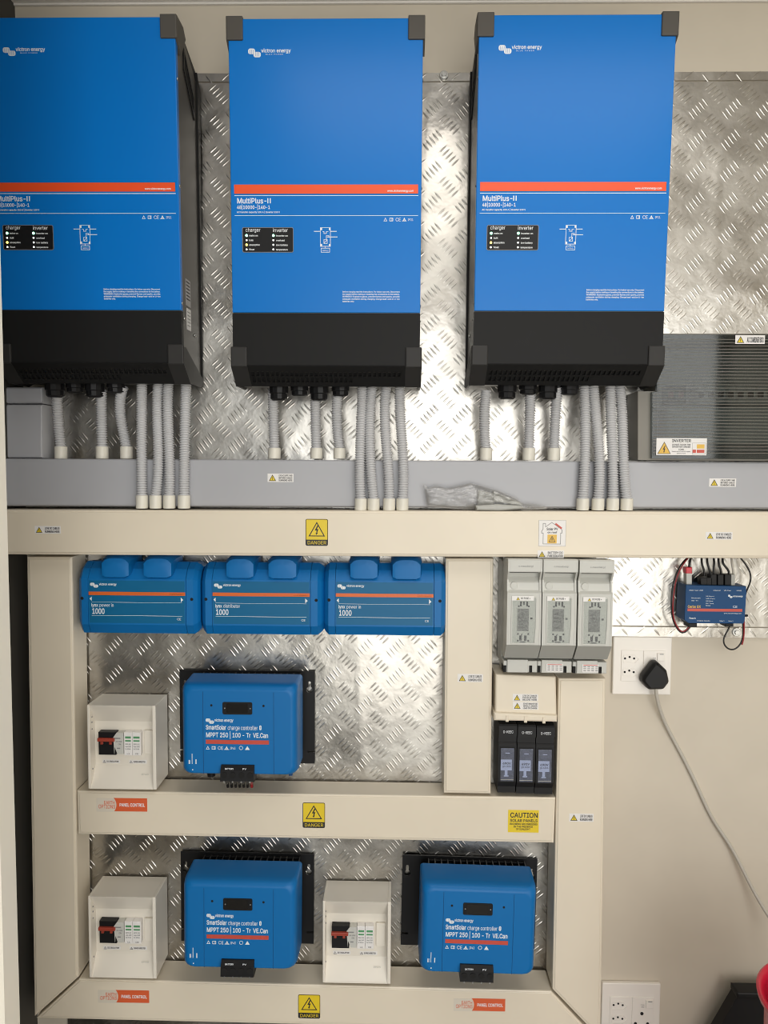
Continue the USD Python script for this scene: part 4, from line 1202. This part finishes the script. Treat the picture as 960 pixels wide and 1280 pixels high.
# ------------------------------------------------------------------ sockets
def outlet(x0, y0, label, plug):
    f = Pix(x0 + 36.5, y0 + 36, .008)
    t = Thing("wall_outlet", label, "wall outlet", (f.o[0], 0, f.z(y0 + 72)), group=None)
    X, Z = f.x, f.z
    t.part("plate", rbox(X(x0), X(x0 + 73), -.009, -.0003, Z(y0 + 72), Z(y0), .0018), "outlet_plastic")
    ins = t.part("insert", cat(rbox(X(x0 + 10), X(x0 + 37.3), -.0105, -.0085, Z(y0 + 55), Z(y0 + 16.5), .0006), rbox(X(x0 + 37.8), X(x0 + 65), -.0105, -.0085, Z(y0 + 55), Z(y0 + 16.5), .0006)), "outlet_plastic")
    for k in range(2):
        cy = y0 + 27 + 17 * k
        hexp = Polygon([(X(x0 + 12.5), Z(cy - 4.6)), (X(x0 + 27), Z(cy - 5)), (X(x0 + 32), Z(cy)), (X(x0 + 27), Z(cy + 5)), (X(x0 + 12.5), Z(cy + 4.6)), (X(x0 + 12), Z(cy))])
        sk_ = t.part("socket", extr(hexp.difference(hexp.buffer(-.0009)), .0104, .0114), "outlet_plastic")
        for (hx, hy) in ((14.5, -.5), (20.2, -2.3), (25.8, -.5)):
            t.part("pin_hole", cyl_y(X(x0 + hx), Z(cy + hy), .0021, .0095, .0108, 10), "black_void", under=sk_)
    sw = t.part("switch", rbox(X(x0 + 54.5), X(x0 + 63.5), -.0128, -.0100, Z(y0 + 29), Z(y0 + 19), .0008), "outlet_plastic")
    t.part("switch_mark", extr(sbox(X(x0 + 57), Z(y0 + 21), X(x0 + 62), Z(y0 + 20)), .0128, .0131), "grey_print", under=sw)
    t.part("print", cat(text("16A", X(x0 + 48.5), Z(y0 + 26.5), 1.5 * f.kz, .0105, X(x0 + 53)), text("250V~", X(x0 + 49), Z(y0 + 29), 1.5 * f.kz, .0105, X(x0 + 53.5))), "grey_print")
    if not plug:
        for (hx, hy, r_) in ((50, 36.5, .0034), (42.3, 49, .0030), (57.5, 49, .0030)):
            t.part("pin_hole", cyl_y(X(x0 + hx), Z(y0 + hy), r_, .0095, .0109, 12), "black_void")
    return t


outlet(766, 796.3, "white double wall outlet with a black plug in it, below the tread plate", True)
outlet(751.8, 1229, "white wall outlet with nothing plugged in, at the bottom right", False)

# plug and its cord
f = Pix(819, 844, .03)
pg = Thing("plug", "black rounded three-cornered plug in the upper wall outlet with pale cord", "plug", (f.o[0], -.0115, f.z(861)))
ol = Polygon([(f.x(a_), f.z(b_)) for a_, b_ in ((817, 827), (822, 828), (833, 838), (836.5, 852), (829.5, 861.5), (811.5, 862), (802.5, 852), (803.5, 845.5))]).buffer(-.0075).buffer(.0085, quad_segs=5)
pts = []
for dd_, ins in ((.0115, .002), (.016, .0), (.028, .0005), (.033, .0025), (.036, .006)):
    pts += [[x, -dd_, z] for x, z in ol.buffer(-ins).exterior.coords]
pg.part("body", hull(pts), "black_plastic", smooth=35)
cp = [(819.5, 860, .028), (823, 880, .022), (832, 905, .010), (846.5, 933, .006), (872, 984, .006), (893.5, 1028, .006), (912, 1056, .010), (930, 1090, .02), (945, 1119, .03), (962, 1147, .05), (985, 1180, .08)]
pg.part("cord", tube(spline([at(*q_) for q_ in cp], 60), .0034, 10), "cord_grey", smooth=True, label="pale grey cord")

# ------------------------------------------------------------------ small blue monitoring box and its wiring
ED = .052
fe = Pix(893, 755, ED)
X, Z = fe.x, fe.z
gx_ = Thing("monitoring_box", "small dark blue monitoring box with orange stripe on the tread plate at right", "control box", (X(893), -.0105, Z(779)))
outl = [(857, 732), (932, 733), (932.3, 742), (931.5, 776), (930, 779), (862, 779), (856.5, 775)]
ptsf = [[X(a_), -ED, Z(b_)] for a_, b_ in outl]
ptsm = [[X(893) + (X(a_) - X(893)) * 1.01, -(ED - .002), Z(755) + (Z(b_) - Z(755)) * 1.02] for a_, b_ in outl]
gx_.part("body", hull(ptsf + ptsm + [[p_[0], -.0115, p_[2]] for p_ in ptsm]), "blue_dark")
d = ED + .0002
gx_.part("label_panel", extr(sbox(X(858.5), Z(777), X(930), Z(741)), ED - .001, d), "blue_dark")
gx_.part("header_strip", extr(sbox(X(858.5), Z(739.6), X(930.5), Z(735)), ED - .001, d), "blue_dark")
gx_.part("orange_stripe", extr(sbox(X(859.5), Z(764.3), X(928), Z(760.9)), d, d + .0003), "red_print")
T = lambda s_, x0, y, h, x1, b=False: text(s_, X(x0), Z(y), h * fe.kz, d, X(x1), bold=b)
gx_.part("printed_text", cat(T("victron energy", 915.5, 745.9, 1.9, 928, True), T("CE", 916, 759.6, 2.8, 921.5), T("Bluetooth", 864, 748.3, 1.2, 875), T("Wi-Fi", 864, 751.6, 1.2, 872),
                         T("VE.Direct", 882, 746, 1.2, 892), T("VE.Can", 882, 749, 1.2, 893), T("VE.Bus", 882, 752, 1.2, 891), T("GX Tank", 882, 755, 1.2, 892), T("Relay", 882, 757.5, 1.2, 888), T("Power in", 862, 774, 2.0, 870, True), T("Relay 1", 900, 776.6, 1.1, 906), T("Relay 2", 911, 776.6, 1.1, 917),
                         T("Digital inputs", 872, 776.6, 1.1, 888), T("www.victronenergy.com", 905, 767, 1.2, 927), text("BMS-Can", X(861), Z(738.7), 1.3 * fe.kz, d, X(872)), text("USB", X(873), Z(738.7), 1.3 * fe.kz, d, X(878)), text("Ethernet", X(891), Z(738.7), 1.3 * fe.kz, d, X(900)),
                         text("VE.Can", X(904), Z(738.7), 1.3 * fe.kz, d, X(913)), text("HDMI", X(920), Z(738.7), 1.3 * fe.kz, d, X(926))), "white_print")
gx_.part("logo", wave_logo(X(909.5), Z(747.2), X(915) - X(909.5), Z(743.3) - Z(747.2), d), "white_print")
gx_.part("name_text", T("Cerbo GX", 859.5, 760, 3.0, 876, True), "amber_print", label="amber product lettering")
gx_.part("terminal_plug", pbox(861, 779, 871.5, 784, .02, .045, .001), "black_plastic")
gx_.part("terminal_plug", pbox(907, 779.5, 917, 783.5, .02, .045, .001), "black_plastic")
gx_.part("button", tube([at(931, 769.5, .03), at(934.5, 769.5, .03)], .0022, 8), "black_plastic")


def wire(name, pxs, r, mat, label, plug=None, plug_mat="black_plastic"):
    pts_ = [at(*q_) for q_ in pxs]
    t = Thing(name, label, "cable", tuple(np.min(pts_, axis=0)))
    t.part("wire", tube(spline(pts_, 36), r, 8), mat, smooth=True)
    if plug:
        x0_, y0_, x1_, y1_, da, db_ = plug
        t.part("connector", pbox(x0_, y0_, x1_, y1_, da, db_, .001), plug_mat)
    return t


for i, (x, xt, w_, mt, pm) in enumerate(((880, 877, 8, "cable_black", "black_plastic"), (887, 884, 7, "cable_black", "black_plastic"), (892.3, 892.2, 7.6, "cable_black", "black_plastic"), (901, 898, 7.4, "cable_black", "black_plastic"),
                                         (910, 903.5, 7.6, "cable_black", "black_plastic"), (916.5, 914.5, 5, "cord_grey", "mid_grey_plastic"))):
    wire("plug_cable", [(x, 720, .036), (x - .3, 712, .037), (xt + .4, 704, .036), (xt, 697, .032), (xt, 690, .030)], .0021, mt,
         ("black cable plugged into the top of the monitoring box" if pm == "black_plastic" else "grey network cable plugged into the top of the monitoring box") + f", {('first', 'second', 'third', 'fourth', 'fifth', 'sixth')[i]} from left",
         (x - w_ / 2, 718 if i > 1 else 722, x + w_ / 2, 731.8, .028, .044), pm)
fu = wire("fuse_lead", [(861.5, 711, .035), (862, 704, .035), (863.5, 697, .032), (865, 690, .03)], .0024, "cable_black", "inline fuse lead with translucent red cap at the top left of the monitoring box", (858, 714, 865, 731, .028, .042), "pale_grey_plastic")
fu.part("red_cap", pbox(857.7, 709, 865.3, 717, .0275, .043, .0015), "fuse_glow_red", label="translucent red cap")
wire("loop_wire", [(862, 695, .02), (852, 705, .025), (843, 724, .03), (839.5, 745, .03), (840, 768, .03), (846, 785, .03), (853, 791, .032), (860, 787, .034), (863.5, 782, .034)], .0015, "cable_black", "thin black wire looping round the left side of the monitoring box, outer one")
wire("loop_wire", [(864, 694, .022), (855, 704, .029), (845.5, 724, .034), (842, 745, .034), (841.5, 768, .034), (847, 784, .034), (853, 789.5, .036), (859, 786, .037), (862.5, 782, .037)], .0013, "cable_red", "thin dark red wire looping beside the black one left of the monitoring box")
wire("loop_wire", [(922, 693, .02), (931, 704, .025), (937.5, 716, .028), (938, 726, .028), (933.5, 738, .025), (931.5, 748, .02)], .0016, "cable_black", "black wire curving down at the upper right of the monitoring box")
wire("loop_wire", [(912, 782, .034), (908, 791, .036), (904.5, 801, .036), (908, 809, .036), (915, 812, .036), (923, 808, .036), (928, 798, .036), (928.5, 782, .034), (928.5, 776, .030)], .0015, "cable_black", "thin black wire loop hanging below the monitoring box")
wire("loop_wire", [(927.3, 806, .038), (929.6, 796, .038), (930, 782, .036), (930, 775, .030)], .0014, "cable_red", "short dark red wire below the right corner of the monitoring box")

# ------------------------------------------------------------------ plastic bag lying on the wide trunking
def crumple(px_outline, d_back, d_front, seed, amp=.004):
    P_ = np.array([at(x, y, (d_back + d_front) / 2) for x, y in px_outline])[:, [0, 2]]
    poly = Polygon(P_).buffer(0)
    x0_, z0_, x1_, z1_ = poly.bounds
    n = 70
    gx, gz = np.meshgrid(np.linspace(x0_, x1_, n * 2), np.linspace(z0_, z1_, n))
    from shapely import contains_xy, points, distance
    ins = contains_xy(poly, gx.ravel(), gz.ravel()).reshape(gx.shape)
    dist = distance(poly.exterior, points(gx.ravel(), gz.ravel())).reshape(gx.shape)
    bulge = np.sqrt(np.clip(dist / dist[ins].max(), 0, 1))
    nz_ = np.abs(meshkit.noise(np.stack([gx * 55 + gz * 30, gz * 110, np.zeros_like(gx)], -1), seed) - .5) * 2 + .5 * np.abs(meshkit.noise(np.stack([gx * 160, gz * 240 - gx * 90, np.ones_like(gx)], -1), seed + 1) - .5) * 2
    yf = d_back + (d_front - d_back) * (.35 + .65 * bulge) + amp * (nz_ - .6) * (0.2 + bulge)
    yb = np.full_like(gx, d_back)
    idx = -np.ones(gx.shape, int)
    vs, k = [], 0
    for (i, j) in zip(*np.nonzero(ins)):
        idx[i, j] = k; k += 1
        vs.append([gx[i, j], -yf[i, j], gz[i, j]])
    f_ = []
    for i in range(n - 1):
        for j in range(2 * n - 1):
            q_ = [idx[i, j], idx[i, j + 1], idx[i + 1, j + 1], idx[i + 1, j]]
            if min(q_) >= 0:
                f_ += [[q_[0], q_[1], q_[2]], [q_[0], q_[2], q_[3]]]
    front = trimesh.Trimesh(vs, f_, process=False)
    v2 = np.array(vs); v2[:, 1] = -d_back
    back = trimesh.Trimesh(v2, np.array(f_)[:, ::-1], process=False)
    return cat(front, back)


bag = Thing("plastic_bag", "crumpled clear plastic bag with grey parts lying on the wide trunking", "plastic bag", at(600, 639, .085))
bag.part("film", crumple([(528.5, 604), (536, 609), (548, 606.5), (560, 610), (577, 606), (590, 603.5), (600, 606), (625, 613), (648, 623), (657, 629.5), (672, 630), (687, 633), (684, 637), (660, 638.5), (640, 640), (596, 640), (592, 637.5), (565, 637), (545, 634), (534, 633)], .0715, .100, 11), "plastic_film", smooth=True)
bag.part("grey_part", pprism([(598, 612), (617, 617), (618, 637), (597, 637)], .073, .086, .002), "mid_grey_plastic", label="grey part inside the bag")
bag.part("white_part", pprism([(617, 614), (632, 620), (655, 630), (650, 632), (617, 627)], .073, .088, .002), "pale_grey_plastic", label="pale part inside the bag")
bag.part("foil_part", pprism([(594, 632), (620, 630), (652, 632), (656, 636), (625, 638.5), (596, 638)], .080, .099, .003), "mid_grey_plastic", label="dark grey part inside the bag")

# ------------------------------------------------------------------ black box and red bin at the lower right corner
a0 = at(915, 1229, .03)
zt = a0[2]
bxr = Thing("black_panel", "slim black tapered plastic panel against the wall at the bottom right, behind the red bin", "panel", (a0[0] + .15, -.04, 0))
xl_t, xl_b = a0[0], a0[0] - zt * .50
bxr.part("body", hull([[x, y, z] for (x, z) in ((xl_t, zt - .012), (xl_t + .30, zt - .012), (xl_b, 0), (xl_t + .40, 0)) for y in (-.052, -.028)]), "black_plastic")
bxr.part("rim", rbox(xl_t - .002, xl_t + .305, -.056, -.026, zt - .012, zt, .003), "black_plastic")
b0 = at(957, 1256, .42)
R_ = .105
cxb = b0[0] + R_
cyb = -.42
zr = b0[2]
th = np.linspace(0, 2 * np.pi, 48, endpoint=False)
prof = [(.072, 0), (.078, 0.0), (R_ - .010, zr - .020), (R_ - .009, zr - .010), (R_, zr - .008), (R_ + .001, zr - .002), (R_ - .002, zr), (R_ - .006, zr - .002), (R_ - .012, zr - .012), (.074, .004), (.0, .004)]
v, f_ = [], []
for (r, z) in prof:
    v += [[cxb + r * math.cos(t_), cyb + r * math.sin(t_), z] for t_ in th]
for i in range(len(prof) - 1):
    for j in range(48):
        q_ = [i * 48 + j, i * 48 + (j + 1) % 48, (i + 1) * 48 + (j + 1) % 48, (i + 1) * 48 + j]
        f_ += [[q_[0], q_[1], q_[2]], [q_[0], q_[2], q_[3]]]
single("waste_bin", fix(trimesh.Trimesh(v, f_, process=False)), "bin_red", "round red plastic bin cut off by the bottom right corner", "bin", smooth=35)
